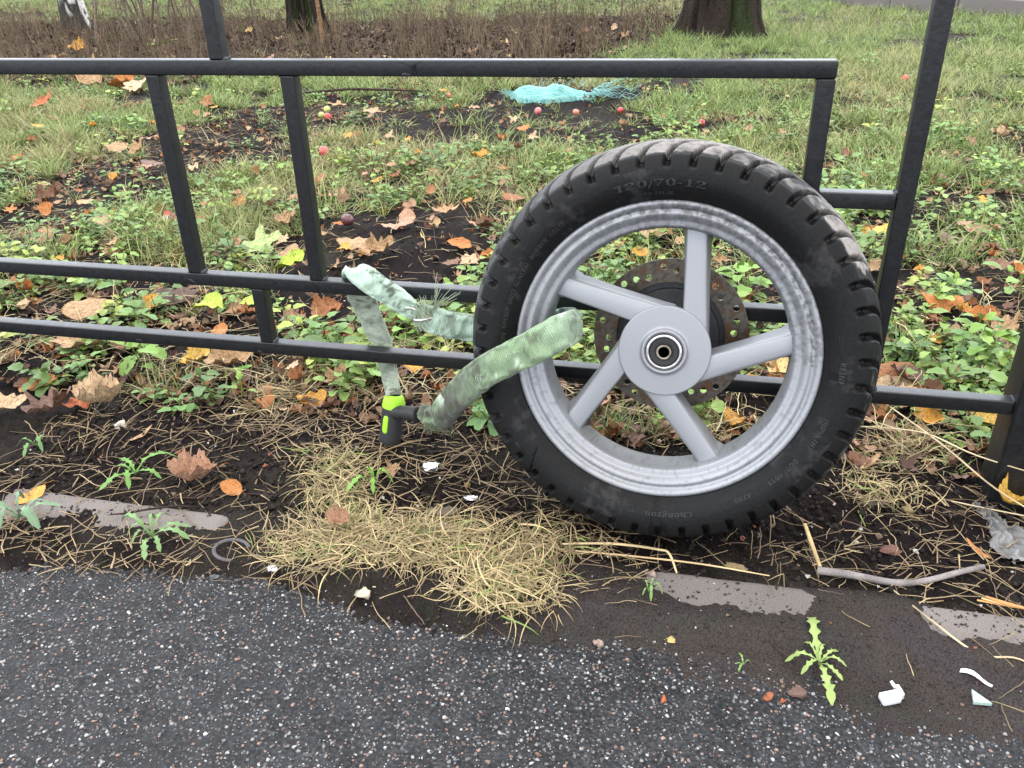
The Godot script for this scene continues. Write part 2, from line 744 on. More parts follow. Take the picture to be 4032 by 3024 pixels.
func make_kerbs() -> void:
	var says := ["bare grey concrete kerb stone beside the dead grass, nearest the orange leaves", "concrete kerb stone buried under the dry straw clump", "muddy concrete kerb stone showing just below the wheel", "concrete kerb stone with splintered orange wood lying on it, right of the bent stick"]
	var at := [-1.045, -0.545, -0.045, 0.248, 0.748]
	for k in 4:
		var b := MB.new()
		var w: float = at[k + 1] - at[k] - 0.004
		var n := 60
		# top surface worn and uneven, so built as a grid with a rounded nose
		var prof := [Vector2(-0.08, -0.10), Vector2(0.001, -0.0), Vector2(0.004, 0.0045), Vector2(0.009, 0.0062)]
		for j in 10:
			prof.append(Vector2(0.009 + 0.062 * (j + 1) / 11.0, 0.0065))
		prof.append_array([Vector2(0.073, 0.006), Vector2(0.077, 0.004), Vector2(0.08, -0.001), Vector2(0.081, -0.10)])
		prof[0] = Vector2(0.0, -0.10)
		for i in n + 1:
			var x := w * i / n
			var endr := minf(minf(x, w - x) / 0.006, 1.0)
			for q in prof:
				var wear := noise.get_noise_2d((at[k] + x) * 160.0, q.x * 160.0) * 0.0022 + fine.get_noise_2d((at[k] + x) * 700.0, q.x * 700.0) * 0.0006
				var stain := 0.9 + 0.35 * noise.get_noise_2d((at[k] + x) * 60.0, q.x * 60.0)
				b.p(Vector3(x, q.y + (wear if q.y > -0.05 else 0.0) - (1.0 - endr) * 0.004, q.x), Color(stain, stain * 0.985, stain * 0.97))
		var m := prof.size()
		for i in n:
			for j in m - 1:
				b.quad(i * m + j, i * m + j + 1, (i + 1) * m + j + 1, (i + 1) * m + j)
		for e in [0, n]:
			var ring := []
			for j in m:
				ring.append(b.v[e * m + j])
			b.fan(ring, Color(0.8, 0.8, 0.8))
		var o := part("kerb_stone", b.done(), M.concrete)
		o.position = Vector3(at[k], 0.0, -0.746)
		tag(o, says[k], "kerb stone", "kerb stones between bed and pavement")


func rail(called: String, parent: Node, lo: Vector3, hi: Vector3, e := 0.0016) -> void:
	var b := MB.new()
	bevel_box(b, lo, hi, e)
	part(called, b.done(), M.paint, parent)


func weld(parent: Node, at: Vector3, along: Vector3, length: float, r: float, sd: int) -> void:
	var b := MB.new()
	var k := 0
	var t := -length * 0.5
	while t <= length * 0.5:
		var j := 0.3 * r * noise.get_noise_2d(sd * 50.0 + k * 40.0, 3.0)
		add_lump(b, at + along * t + Vector3(j, j, 0), Vector3(r, r, r) * (1.0 + 0.35 * noise.get_noise_2d(k * 70.0, sd * 31.0)), sd * 7 + k, 0.3, 5, 7)
		t += r * 0.75
		k += 1
	part("weld", b.done(), M.paint, parent)


func make_fence() -> void:
	var f := thing("fence", Vector3(-0.6, 0, -0.956), "low black painted steel fence of square bars with the wheel chained to it", "fence")
	var o := Vector3(0.6, 0, 0.956) # into the fence's own place
	var z1 := -0.9564
	var z0 := -0.9752
	var s := 0.01865
	var e := 0.0002 # bars stand this much behind the rails' faces
	rail("top_rail", f, Vector3(-1.9, 0.50556, z0) + o, Vector3(0.12483, 0.52361, z1) + o)
	rail("middle_rail", f, Vector3(-1.9, 0.22691, z0) + o, Vector3(0.2055, 0.24496, z1) + o)
	rail("bottom_rail", f, Vector3(-1.9, 0.12774, z0) + o, Vector3(0.3795, 0.14579, z1) + o)
	rail("short_rail", f, Vector3(0.125, 0.3692, z0) + o, Vector3(0.2057, 0.38725, z1) + o)
	rail("upper_rail", f, Vector3(-1.9, 0.8, z0) + o, Vector3(0.3795, 0.818, z1) + o)
	for x in [-0.69189, -0.50846]:
		rail("bar", f, Vector3(x, 0.24496, z0 + e) + o, Vector3(x + s, 0.50556, z1 - e) + o)
	rail("bar", f, Vector3(-0.5985, 0.52361, z0 + e) + o, Vector3(-0.5985 + s, 0.8, z1 - e) + o)
	rail("bar", f, Vector3(-0.5994, 0.14579, z0 + e) + o, Vector3(-0.5994 + s, 0.22691, z1 - e) + o)
	rail("bar", f, Vector3(0.10617, 0.3692, z0 + e) + o, Vector3(0.12483, 0.50556, z1 - e) + o)
	rail("bar", f, Vector3(0.2057, 0.14579, z0 + e) + o, Vector3(0.22436, 0.8, z1 - e) + o)
	var b := MB.new()
	bevel_box(b, Vector3(0.3795, -0.1, -1.001) + o, Vector3(0.43, 0.86, -0.9505) + o, 0.004)
	part("post", b.done(), M.paint, f)
	# weld beads where bars meet rails
	var zm := (z0 + z1) * 0.5
	var k := 1
	for q in [[-0.69189, 0.24496], [-0.50846, 0.24496], [-0.5985, 0.52361], [-0.5994, 0.14579], [0.2057, 0.14579]]:
		weld(f, Vector3(q[0] + s, q[1], zm) + o, Vector3(0, 0, 1), 0.013, 0.0027, k)
		weld(f, Vector3(q[0], q[1], zm) + o, Vector3(0, 0, 1), 0.013, 0.0015, k + 20)
		k += 1
	for q in [[-0.69189, 0.50556], [-0.50846, 0.50556], [-0.5994, 0.22691]]:
		weld(f, Vector3(q[0], q[1], zm) + o, Vector3(0, 0, 1), 0.012, 0.0022, k)
		weld(f, Vector3(q[0] + s, q[1], zm) + o, Vector3(0, 0, 1), 0.012, 0.0016, k + 20)
		k += 1
	weld(f, Vector3(0.2057, 0.38725, zm) + o, Vector3(0, 0, 1), 0.013, 0.0022, 60)
	weld(f, Vector3(0.10617, 0.50556, zm) + o, Vector3(0, 0, 1), 0.013, 0.0016, 61)
	weld(f, Vector3(0.3795, 0.1452, zm) + o, Vector3(0, 0, 1), 0.013, 0.0026, 62)
	# glossy runs of newer paint
	drip(f, Vector3(-0.337, 0.5226, z1) + o, [Vector2(-0.016, 0), Vector2(0.011, 0.0002), Vector2(0.003, -0.003), Vector2(0.0035, -0.017), Vector2(-0.001, -0.0165), Vector2(-0.002, -0.011), Vector2(-0.006, -0.004), Vector2(-0.015, -0.0016)])
	drip(f, Vector3(-0.347, 0.5059, z1) + o, [Vector2(-0.008, 0), Vector2(-0.005, 0.0034), Vector2(0.0, 0.0042), Vector2(0.005, 0.002), Vector2(0.008, 0)])
	drip(f, Vector3(-0.687, 0.2275, z1) + o, [Vector2(-0.009, 0), Vector2(-0.0085, 0.0095), Vector2(-0.002, 0.0085), Vector2(0.003, 0.005), Vector2(0.0075, 0)])
	drip(f, Vector3(-0.5, 0.2275, z1) + o, [Vector2(-0.006, 0), Vector2(-0.0058, 0.014), Vector2(0.003, 0.0155), Vector2(0.0045, 0.006), Vector2(0.004, 0)])
	drip(f, Vector3(-0.60, 0.1283, z1) + o, [Vector2(-0.007, 0), Vector2(-0.006, 0.0045), Vector2(0.0, 0.003), Vector2(0.002, 0)])
	drip(f, Vector3(-0.80, 0.1282, z1) + o, [Vector2(-0.008, 0), Vector2(-0.004, 0.007), Vector2(0.004, 0.0065), Vector2(0.01, 0)])


func drip(parent: Node, at: Vector3, outline: Array) -> void:
	var b := MB.new()
	var mid := Vector3.ZERO
	for q in outline:
		mid += Vector3(q.x, q.y, 0) / outline.size()
	var c := b.p(at + mid + Vector3(0, 0, 0.0009))
	var n := outline.size()
	for q in outline:
		var w := Vector3(q.x, q.y, 0)
		b.p(at + w.lerp(mid, 0.22) + Vector3(0, 0, 0.0006))
		b.p(at + w + Vector3(0, 0, -0.0002))
	for k in n:
		var k1 := (k + 1) % n
		b.tri(c, 1 + k * 2, 1 + k1 * 2)
		b.quad(1 + k * 2, 2 + k * 2, 2 + k1 * 2, 1 + k1 * 2)
	part("paint_run", b.done(), M.drip, parent)


# tyre section: (radius, distance from the tyre's middle plane), front half from bead to crown
const SECTION := [[0.1630, 0.0405], [0.1650, 0.0440], [0.1685, 0.0478], [0.1730, 0.0525], [0.1780, 0.0560], [0.1850, 0.0588], [0.1920, 0.0595], [0.1975, 0.0592], [0.2005, 0.0587], [0.2040, 0.0578], [0.2085, 0.0562], [0.2115, 0.0546], [0.2124, 0.0536], [0.2150, 0.0482], [0.2190, 0.0397], [0.2228, 0.0300], [0.2258, 0.0200], [0.2280, 0.0100], [0.2290, 0.0]]


func side_z(r: float) -> float: # the sidewall's outer face, measured from the flange plane
	for k in SECTION.size() - 1:
		if r < SECTION[k + 1][0]:
			var t: float = clampf((r - SECTION[k][0]) / (SECTION[k + 1][0] - SECTION[k][0]), 0, 1)
			return lerpf(SECTION[k][1], SECTION[k + 1][1], t) - 0.047
	return -0.047


func make_tyre() -> ArrayMesh:
	var pr := [] # (r, z, arc from the sidewall's top, rear?)
	var half := []
	var arc := 0.0
	for k in SECTION.size() - 1:
		var a := Vector2(SECTION[k][0], SECTION[k][1])
		var c := Vector2(SECTION[k + 1][0], SECTION[k + 1][1])
		var n := maxi(1, int(ceil(a.distance_to(c) / (0.0016 if a.x > 0.195 else 0.004))))
		for j in n:
			half.append(a.lerp(c, float(j) / n))
	half.append(Vector2(SECTION[-1][0], 0.0))
	for k in half.size():
		if k > 0 and half[k].x > 0.1985:
			arc += half[k].distance_to(half[k - 1])
		pr.append([half[k].x, half[k].y, arc, false])
	var whole := arc
	for k in range(half.size() - 2, -1, -1):
		pr.append([half[k].x, -half[k].y, pr[k][2], true])
	var b := MB.new()
	var rows := pr.size()
	var per := 18
	var cols := 48 * per
	for i in cols + 1:
		var th := TAU * i / cols
		for j in rows:
			var r: float = pr[j][0]
			var zo: float = pr[j][1]
			var s: float = pr[j][2] / whole
			var cut := 0.0
			if s > 0.0:
				# grooves sweep forward as they climb from the shoulder to the crown; long and short ones alternate
				var sweep := deg_to_rad(0.6 * s + 5.0 * s * s + 8.5 * pow(s, 5.0))
				var at := rad_to_deg(th + sweep) - (3.4 if not pr[j][3] else 7.1)
				var cell := floorf(at / 7.5 + 0.5)
				var off := (at - cell * 7.5) * r * PI / 180.0
				var reach := 0.98 if posmod(int(cell), 2) == 0 else 0.80
				var w := lerpf(0.0043, 0.0028, s) * sqrt(clampf((reach - s) * 9.0, 0, 1))
				cut = (1.0 - sm(w * 0.55, w, absf(off))) * lerpf(0.0085, 0.0062, sm(0.1, 0.4, s)) * sm(0.0, 0.10, s) * sm(0.0, 0.06, reach - s)
			var nr := 1.0
			var nz := 0.0
			if j > 0 and j < rows - 1:
				var t := Vector2(pr[j + 1][0] - pr[j - 1][0], pr[j + 1][1] - pr[j - 1][1]).normalized()
				nr = -t.y
				nz = t.x
			var big := Vector3(cos(th), sin(th), zo * 4.0)
			var worn := noise.get_noise_3dv(big * 60.0)
			var speck := fine.get_noise_3dv(Vector3(cos(th) * r, sin(th) * r, zo) * 700.0)
			r -= nr * cut
			zo -= nz * cut
			if s > 0.25:
				r += speck * 0.0003
			# colours of the matter itself: clean rubber, grey wear on the tread, dried dust
			var col := Color(0.0082, 0.0086, 0.0096)
			var wear := sm(-0.1, 0.45, worn + speck * 0.7)
			if s > 0.0:
				col = col.lerp(Color(0.10, 0.099, 0.10), wear * 0.75 * sm(0.27, 0.33, s) * (1.0 - 0.9 * sm(0.0006, 0.0025, cut)))
				col = col.lerp(Color(0.034, 0.029, 0.025), 0.5 * sm(0.001, 0.003, cut) * sm(-0.2, 0.2, worn))
			else:
				col = col.lerp(Color(0.042, 0.040, 0.039), 0.5 * sm(0.12, 0.5, worn + speck * 0.6))
			var deg := fposmod(rad_to_deg(th), 360.0)
			var dusty := sm(28.0, 33.0, deg + speck * 14.0 + worn * 9.0) * (1.0 - sm(95.0, 150.0, deg + worn * 50.0 + speck * 30.0))
			dusty *= sm(0.27, 0.32, s + speck * 0.10 + worn * 0.06)
			col = col.lerp(Color(0.26, 0.235, 0.215), dusty * clampf(0.62 + 0.75 * worn + 0.7 * speck, 0.1, 0.95) * (1.0 - 0.93 * sm(0.0006, 0.0025, cut)))
			# a split in the rubber and wet runs low on the front
			if not pr[j][3]:
				var split := lerpf(222.1, 227.2, clampf((r - 0.179) / 0.024, 0, 1)) + worn * 2.0
				if r > 0.179 and absf(deg - split) < 0.45:
					col = Color(0.002, 0.002, 0.002)
					zo -= 0.0012
				if absf(deg - 272.0 - speck * 2.0) < 1.1 + 0.8 * speck and r > 0.165 and r < 0.186:
					col = Color(0.004, 0.004, 0.0045)
				if r > 0.183 and (absf(deg - 271.2 - worn * 2.0) < 0.9 or absf(deg - lerpf(273.0, 276.2, (r - 0.183) / 0.025) - speck) < 0.7):
					col = Color(0.004, 0.004, 0.0045)
				if absf(deg - 358.5) < 1.6 and absf(r - 0.177) < 0.008 + 0.006 * speck or Vector2(deg - 323.5, (r - 0.178) * 900.0).length() < 2.6 + worn * 3.0:
					col = Color(0.004, 0.004, 0.0045)
			b.p(Vector3(r * cos(th), r * sin(th), zo - 0.047), col)
	for i in cols:
		for j in rows - 1:
			b.quad(i * rows + j, i * rows + j + 1, (i + 1) * rows + j + 1, (i + 1) * rows + j)
	return b.done()


# raised lettering bent round the sidewall, tops outward, reading clockwise from the angle deg
func letters(b: MB, text: String, deg: float, span: float, r0: float, high: float, serif := false, outline := 0.0011) -> void:
	var font := SystemFont.new()
	font.font_names = PackedStringArray(["Droid Serif" if serif else "Droid Sans"])
	font.font_weight = 700
	var tm := TextMesh.new()
	tm.font = font
	tm.text = text
	tm.font_size = 48
	tm.pixel_size = high / 34.5
	tm.depth = outline * 2.0
	tm.curve_step = 1.5
	tm.horizontal_alignment = HORIZONTAL_ALIGNMENT_LEFT
	var arr := tm.get_mesh_arrays()
	var vs: PackedVector3Array = arr[Mesh.ARRAY_VERTEX]
	if vs.is_empty():
		return
	var lo := Vector3.INF
	var hi := -Vector3.INF
	for q in vs:
		lo = lo.min(q)
		hi = hi.max(q)
	var first := b.v.size()
	var squeeze := deg_to_rad(span) * r0 / (hi.x - lo.x)
	for q in vs:
		var a := deg_to_rad(deg) - (q.x - lo.x) * squeeze / r0
		var r := r0 + (q.y - lo.y) * high / maxf(hi.y - lo.y, 1e-6)
		b.p(Vector3(r * cos(a), r * sin(a), side_z(r) + q.z), Color(0.034, 0.034, 0.035))
	var idx: PackedInt32Array = arr[Mesh.ARRAY_INDEX]
	for k in range(0, idx.size(), 3):
		b.tri(first + idx[k], first + idx[k + 1], first + idx[k + 2])


func ring_mark(b: MB, deg: float, r0: float, size: float) -> void:
	var pts := []
	var rad := []
	for k in 25:
		var t := TAU * k / 24
		var r := r0 + size * sin(t)
		var a := deg_to_rad(deg) + size * cos(t) / r0
		pts.append(Vector3(r * cos(a), r * sin(a), side_z(r)))
		rad.append(0.0006)
	tube(b, pts, rad, 5, Color(0.021, 0.0215, 0.0225))


func make_wheel() -> void:
	var n := Vector3(-0.02814318, 0.22810099, 0.97323065)
	var u := Vector3(0.99958216, 0, 0.02890519)
	var v := Vector3(0.0065933, 0.97363748, -0.22800568)
	var centre := Vector3(-0.02891415, 0.23635257, -0.8256352)
	var w := thing("scooter_wheel", centre - n * 0.047 - v * 0.229, "silver five spoke scooter wheel with black tyre leaning on the fence", "wheel")
	w.transform.basis = Basis(u, v, n)
	var off := Vector3(0, 0.229, 0.047)
	var put := func(called, mesh, m, parent): # every part is shaped about the centre of the rim's outer face
		var o := part(called, mesh, m, parent)
		if parent == w:
			o.position = off
		return o
	var tyre: MeshInstance3D = put.call("tyre", make_tyre(), M.rubber, w)
	var lb := MB.new()
	letters(lb, "120/70-12", 110.0, 29.3, 0.1795, 0.0088, true, 0.0012)
	put.call("size_marking", lb.done(), M.rubber, tyre)
	lb = MB.new()
	letters(lb, "HD-411-08", 100.9, 10.0, 0.1718, 0.0036)
	letters(lb, "CHONGDON", 190.5, 14.0, 0.1765, 0.0048)
	letters(lb, "GROUP", 174.6, 7.6, 0.1765, 0.0048)
	letters(lb, "WUXI", 165.6, 5.8, 0.1765, 0.0048)
	letters(lb, "GENERAL", 158.6, 9.8, 0.1765, 0.0048)
	letters(lb, "RUBBER", 147.2, 9.0, 0.1765, 0.0048)
	letters(lb, "CO.LTD", 136.4, 6.2, 0.1765, 0.0048)
	put.call("maker_marking", lb.done(), M.rubber, tyre)
	lb = MB.new()
	letters(lb, "REINF", 3.1, 7.1, 0.1815, 0.0055)
	letters(lb, "(HD)4(TH)", -16.4, 11.3, 0.180, 0.0060)
	letters(lb, "DOT", -33.6, 4.6, 0.179, 0.0048)
	letters(lb, "9511", -40.6, 5.4, 0.179, 0.0048)
	letters(lb, "4703", -53.2, 6.3, 0.179, 0.0044)
	ring_mark(lb, -50.4, 0.1812, 0.0042)
	ring_mark(lb, -62.4, 0.1812, 0.0042)
	letters(lb, "Chongzou", -74.9, 16.6, 0.1795, 0.0072, true)
	ring_mark(lb, -96.3, 0.1835, 0.0056)
	letters(lb, "NIS", -95.3, 2.2, 0.182, 0.003)
	ring_mark(lb, -101.3, 0.180, 0.0040)
	letters(lb, "E", -100.9, 0.9, 0.1785, 0.0032)
	letters(lb, "75R-0004358", -104.0, 11.2, 0.1785, 0.0032)
	# the arrow that shows which way the tyre rolls
	for q in [[12.0, 9.2, 0.1805], [12.0, 9.2, 0.1835], [9.2, 7.0, 0.182]]:
		var pts := []
		var rad := []
		for k in 5:
			var a: float = deg_to_rad(lerpf(q[0], q[1], k / 4.0))
			pts.append(Vector3(q[2] * cos(a), q[2] * sin(a), side_z(q[2])))
			rad.append(0.0006)
		tube(lb, pts, rad, 5, Color(0.021, 0.0215, 0.0225))
	put.call("load_marking", lb.done(), M.rubber, tyre)
	# rim
	var grime := func(pos, a):
		var deg := rad_to_deg(a)
		var g := noise.get_noise_3dv(pos * 2600.0) * 0.5 + fine.get_noise_3dv(pos * 1700.0)
		var rr := Vector2(pos.x, pos.y).length()
		var there := sm(-35.0, 5.0, deg) * (1.0 - sm(100.0, 150.0, deg))
		var k := there * sm(0.05, 0.5, g + 0.25) * (0.55 if rr > 0.158 else 0.8 if rr > 0.1525 else 0.45)
		k = maxf(k, 0.35 * sm(0.25, 0.5, g))
		k = maxf(k, 0.9 * sm(0.0, 0.3, g) * (1.0 - sm(0.0, 5.0, absf(fposmod(deg, 360.0) - 231.0))) * (1.0 - sm(0.001, 0.0035, absf(rr - 0.1405))))
		return Color.WHITE.lerp(Color(0.30, 0.27, 0.235), k)
	var prof := [Vector2(-0.0062, 0.1662), Vector2(-0.0022, 0.1662), Vector2(-0.0006, 0.1656), Vector2(0.0004, 0.1642), Vector2(0.0006, 0.1622), Vector2(-0.0004, 0.1602), Vector2(-0.0024, 0.1588), Vector2(-0.0042, 0.1578), Vector2(-0.0050, 0.1566), Vector2(-0.0048, 0.1552), Vector2(-0.0038, 0.1538), Vector2(-0.0034, 0.1520), Vector2(-0.0042, 0.1500), Vector2(-0.0066, 0.1478), Vector2(-0.0092, 0.1462), Vector2(-0.0104, 0.1450), Vector2(-0.0108, 0.1438), Vector2(-0.0112, 0.1400), Vector2(-0.0118, 0.1388), Vector2(-0.0136, 0.1374), Vector2(-0.0180, 0.1362), Vector2(-0.0260, 0.1354), Vector2(-0.0400, 0.1350), Vector2(-0.0520, 0.1356), Vector2(-0.0600, 0.1376), Vector2(-0.0700, 0.1430), Vector2(-0.0780, 0.1480), Vector2(-0.0860, 0.1510), Vector2(-0.0905, 0.1560), Vector2(-0.0920, 0.1620), Vector2(-0.0915, 0.1655), Vector2(-0.0895, 0.1662), Vector2(-0.0870, 0.1650), Vector2(-0.0840, 0.1545), Vector2(-0.0700, 0.1490), Vector2(-0.0560, 0.1405), Vector2(-0.0400, 0.1390), Vector2(-0.0250, 0.1405), Vector2(-0.0150, 0.1490), Vector2(-0.0085, 0.1540), Vector2(-0.0070, 0.1640)]
	put.call("rim", lathe(prof, 900, true, grime).done(), M.alu, w)
	for k in 5:
		put.call("spoke", spoke(-72.0 * k), M.alu, w)
	# hub
	var hub := lathe([Vector2(-0.028, 0.010), Vector2(-0.028, 0.0512), Vector2(-0.0208, 0.0514), Vector2(-0.0198, 0.0510), Vector2(-0.0193, 0.0498), Vector2(-0.0193, 0.0290), Vector2(-0.0190, 0.0272), Vector2(-0.0180, 0.0259), Vector2(-0.0160, 0.0252), Vector2(-0.0148, 0.0246), Vector2(-0.0146, 0.0226), Vector2(-0.0162, 0.0210), Vector2(-0.0200, 0.0206), Vector2(-0.0200, 0.0095)], 96)
	put.call("hub", hub.done(), M.alu, w)
	var bear: MeshInstance3D = put.call("bearing_ring", lathe([Vector2(-0.021, 0.0203), Vector2(-0.0142, 0.0201), Vector2(-0.0134, 0.0194), Vector2(-0.0132, 0.0176), Vector2(-0.0138, 0.0166), Vector2(-0.0175, 0.0164)], 72, false, func(pos, a): return Color.WHITE * (0.85 + 0.35 * fine.get_noise_3dv(pos * 900.0))).done(), M.steel, w)
	put.call("seal", lathe([Vector2(-0.0175, 0.0166), Vector2(-0.0158, 0.0160), Vector2(-0.0152, 0.0150), Vector2(-0.0156, 0.0110), Vector2(-0.0165, 0.0084)], 64).done(), M.black_plastic, bear)
	put.call("bushing", lathe([Vector2(-0.018, 0.0087), Vector2(-0.0126, 0.0086), Vector2(-0.0120, 0.0080), Vector2(-0.0121, 0.0063), Vector2(-0.0128, 0.0059), Vector2(-0.0137, 0.0058), Vector2(-0.058, 0.0058), Vector2(-0.058, 0.0)], 48, false, func(_p, _a): return (Color(0.40, 0.35, 0.29) if _p.z > -0.0135 else Color(0.05, 0.04, 0.03))).done(), M.steel, bear)
	put.call("hub_barrel", lathe([Vector2(-0.026, 0.045), Vector2(-0.036, 0.038), Vector2(-0.060, 0.034), Vector2(-0.090, 0.035), Vector2(-0.102, 0.040), Vector2(-0.106, 0.058), Vector2(-0.110, 0.059), Vector2(-0.112, 0.0)], 72).done(), M.dark_iron, w)
	# brake disc: a ring drilled with rows of holes, and its darker carrier
	var disc := CSGCombiner3D.new()
	disc.name = "brake_disc"
	w.add_child(disc, true)
	disc.position = off + Vector3(0, 0, -0.1142)
	disc.rotation.x = PI / 2
	var outer := CSGCylinder3D.new()
	outer.radius = 0.0935
	outer.height = 0.0042
	outer.sides = 128
	outer.material = M.rotor
	outer.name = "ring"
	disc.add_child(outer, true)
	var inner := CSGCylinder3D.new()
	inner.radius = 0.0655
	inner.height = 0.02
	inner.sides = 96
	inner.operation = CSGShape3D.OPERATION_SUBTRACTION
	inner.material = M.rotor
	inner.name = "opening"
	disc.add_child(inner, true)
	for k in 10:
		for j in 3:
			var a := deg_to_rad(135.6 - 36.0 * k - 10.5 * j)
			var r := 0.0845 - 0.0046 * j
			var hole := CSGCylinder3D.new()
			hole.radius = 0.0040
			hole.height = 0.02
			hole.sides = 16
			hole.operation = CSGShape3D.OPERATION_SUBTRACTION
			hole.material = M.rotor
			hole.name = "hole"
			disc.add_child(hole, true)
			hole.position = Vector3(r * cos(a), 0, -r * sin(a))
	put.call("disc_carrier", lathe([Vector2(-0.1085, 0.0), Vector2(-0.1085, 0.0575), Vector2(-0.1105, 0.0585), Vector2(-0.1135, 0.0590), Vector2(-0.1135, 0.0660), Vector2(-0.1165, 0.0660), Vector2(-0.1165, 0.0)], 96).done(), M.dark_iron, w)


func spoke(deg: float) -> ArrayMesh:
	var b := MB.new()
	# outline in millimetres for the spoke that stands upright: left edge, then right edge, from the hub outwards
	var left := [Vector2(17.8, 22), Vector2(16.6, 49), Vector2(15.2, 85), Vector2(13.4, 126), Vector2(12.2, 139)]
	var right := [Vector2(46.2, 9), Vector2(44.8, 24.4), Vector2(40.0, 75), Vector2(36.2, 120), Vector2(35.6, 139)]
	var turn := deg_to_rad(deg)
	var m := left.size()
	# rings across the spoke at each station: bevelled front, sides that spread a little towards the back
	for k in m:
		var out: float = k / float(m - 1)
		var l: Vector2 = left[k]
		var r: Vector2 = right[k]
		var d := (r - l).normalized()
		var flare := 2.0 + 7.0 * pow(out, 4.0)
		var ring := [[l - d * flare, -54.0], [l - d * 0.6, -28.0], [l, -24.6], [l + d * 0.7, -23.2], [l + d * 2.6, -22.0], [(l + r) * 0.5, -21.7], [r - d * 4.4, -22.0], [r - d * 1.2, -23.4], [r, -25.2], [r + d * 0.8, -29.0], [r + d * flare, -54.0]]
		for q in ring:
			var e: Vector2 = q[0].rotated(turn) * 0.001
			b.p(Vector3(e.x, e.y, q[1] * 0.001))
	var w := 11
	for k in m - 1:
		for j in w:
			var j1 := (j + 1) % w
			b.quad(k * w + j, k * w + j1, (k + 1) * w + j1, (k + 1) * w + j)
	return b.done()


func spline(a: Vector3, b: Vector3, c: Vector3, d: Vector3, t: float) -> Vector3:
	return b.cubic_interpolate(c, a, d, t)


# a flattened fabric sleeve; each row is (point, facing, half width, half thickness)
func sleeve(rows: Array, sd: int, stain: Callable, rag_ends := Vector2.ZERO) -> MB:
	var b := MB.new()
	var per := 14
	var sides := 28
	var n := rows.size()
	var run := 0.0
	var before := Vector3.ZERO
	var total := (n - 1) * per
	for k in total + 1:
		var i := mini(k / per, n - 2)
		var t := float(k - i * per) / per
		var a: Array = rows[maxi(i - 1, 0)]
		var p0: Array = rows[i]
		var p1: Array = rows[i + 1]
		var d: Array = rows[mini(i + 2, n - 1)]
		var pos := spline(a[0], p0[0], p1[0], d[0], t)
		var ahead := spline(a[0], p0[0], p1[0], d[0], minf(t + 0.05, 1.0)) - spline(a[0], p0[0], p1[0], d[0], maxf(t - 0.05, 0.0))
		var tan := ahead.normalized()
		var face := spline(a[1], p0[1], p1[1], d[1], t)
		face = (face - tan * face.dot(tan)).normalized()
		var side := tan.cross(face).normalized()
		var hw: float = lerpf(p0[2], p1[2], t)
		var ht: float = lerpf(p0[3], p1[3], t)
		if k:
			run += pos.distance_to(before)
		before = pos
		for s in sides + 1:
			var an := TAU * s / sides
			var cx := cos(an)
			var cy := sin(an)
			# a flat tube: links of the chain inside lift it here and there, the weave wrinkles
			var lx := signf(cx) * pow(absf(cx), 0.75)
			var ly := signf(cy) * pow(absf(cy), 0.65)
			var bulge := 1.0 + 0.22 * sin(run * 260.0 + sd) * (1.0 - cx * cx)
			var wr := noise.get_noise_3d(run * 1400.0 + sd * 90.0, cx * 55.0, cy * 30.0 + sd * 9.0)
			var wr2 := fine.get_noise_3d(run * 420.0 + sd * 90.0, cx * 9.0, cy * 5.0)
			var ragged := 0.0
			if rag_ends.x > 0.0 and k == 0:
				ragged = -rag_ends.x * absf(fine.get_noise_2d(an * 60.0, sd * 7.0)) * 2.0
			if rag_ends.y > 0.0 and k == total:
				ragged = rag_ends.y * absf(fine.get_noise_2d(an * 60.0, sd * 5.0)) * 2.0
			var q := pos + side * (lx * hw * (1.0 + 0.05 * wr)) + face * (ly * ht * bulge + (wr * 0.0052 + wr2 * 0.0026) * sm(0.0, 0.35, absf(cy)))
			q += tan * ragged
			var col: Color = stain.call(q, float(k) / total, lx, ly)
			var u := (lx * 0.5 + 0.5) * hw * 2.0 if ly >= 0.0 else hw * 4.0 - (lx * 0.5 + 0.5) * hw * 2.0
			b.p(q, col, Vector2(u / 0.032, run / 0.032))
	var w := sides + 1
	for k in total:
		for s in sides:
			b.quad(k * w + s, (k + 1) * w + s, (k + 1) * w + s + 1, k * w + s + 1)
	return b


func strands(parent: Node, called: String, at: Vector3, along: Vector3, side: Vector3, width: float, count: int, length: float, col: Color, curl: float) -> void:
	var b := MB.new()
	for k in count:
		var t := rng.randf_range(-1, 1)
		var p := at + side * t * width + Vector3(rng.randf_range(-1, 1), rng.randf_range(-1, 1), rng.randf_range(-1, 1)) * 0.002
		var d := (along + side * rng.randf_range(-0.6, 0.6) + Vector3(rng.randf_range(-1, 1), rng.randf_range(-0.6, 1), rng.randf_range(-1, 1)) * 0.35).normalized()
		var l := length * rng.randf_range(0.4, 1.1)
		var pts := []
		var rad := []
		var bend := Vector3(rng.randf_range(-1, 1), rng.randf_range(-1, 0.6), rng.randf_range(-1, 1)) * curl
		for j in 6:
			pts.append(p)
			rad.append(0.00030)
			p += d * l / 5.0
			d = (d + bend * 0.2).normalized()
		tube(b, pts, rad, 3, col * rng.randf_range(0.7, 1.15), 1.0, false)
	var o := part(called, b.done(), M.dry, parent)
	o.set_meta("kind", "stuff")


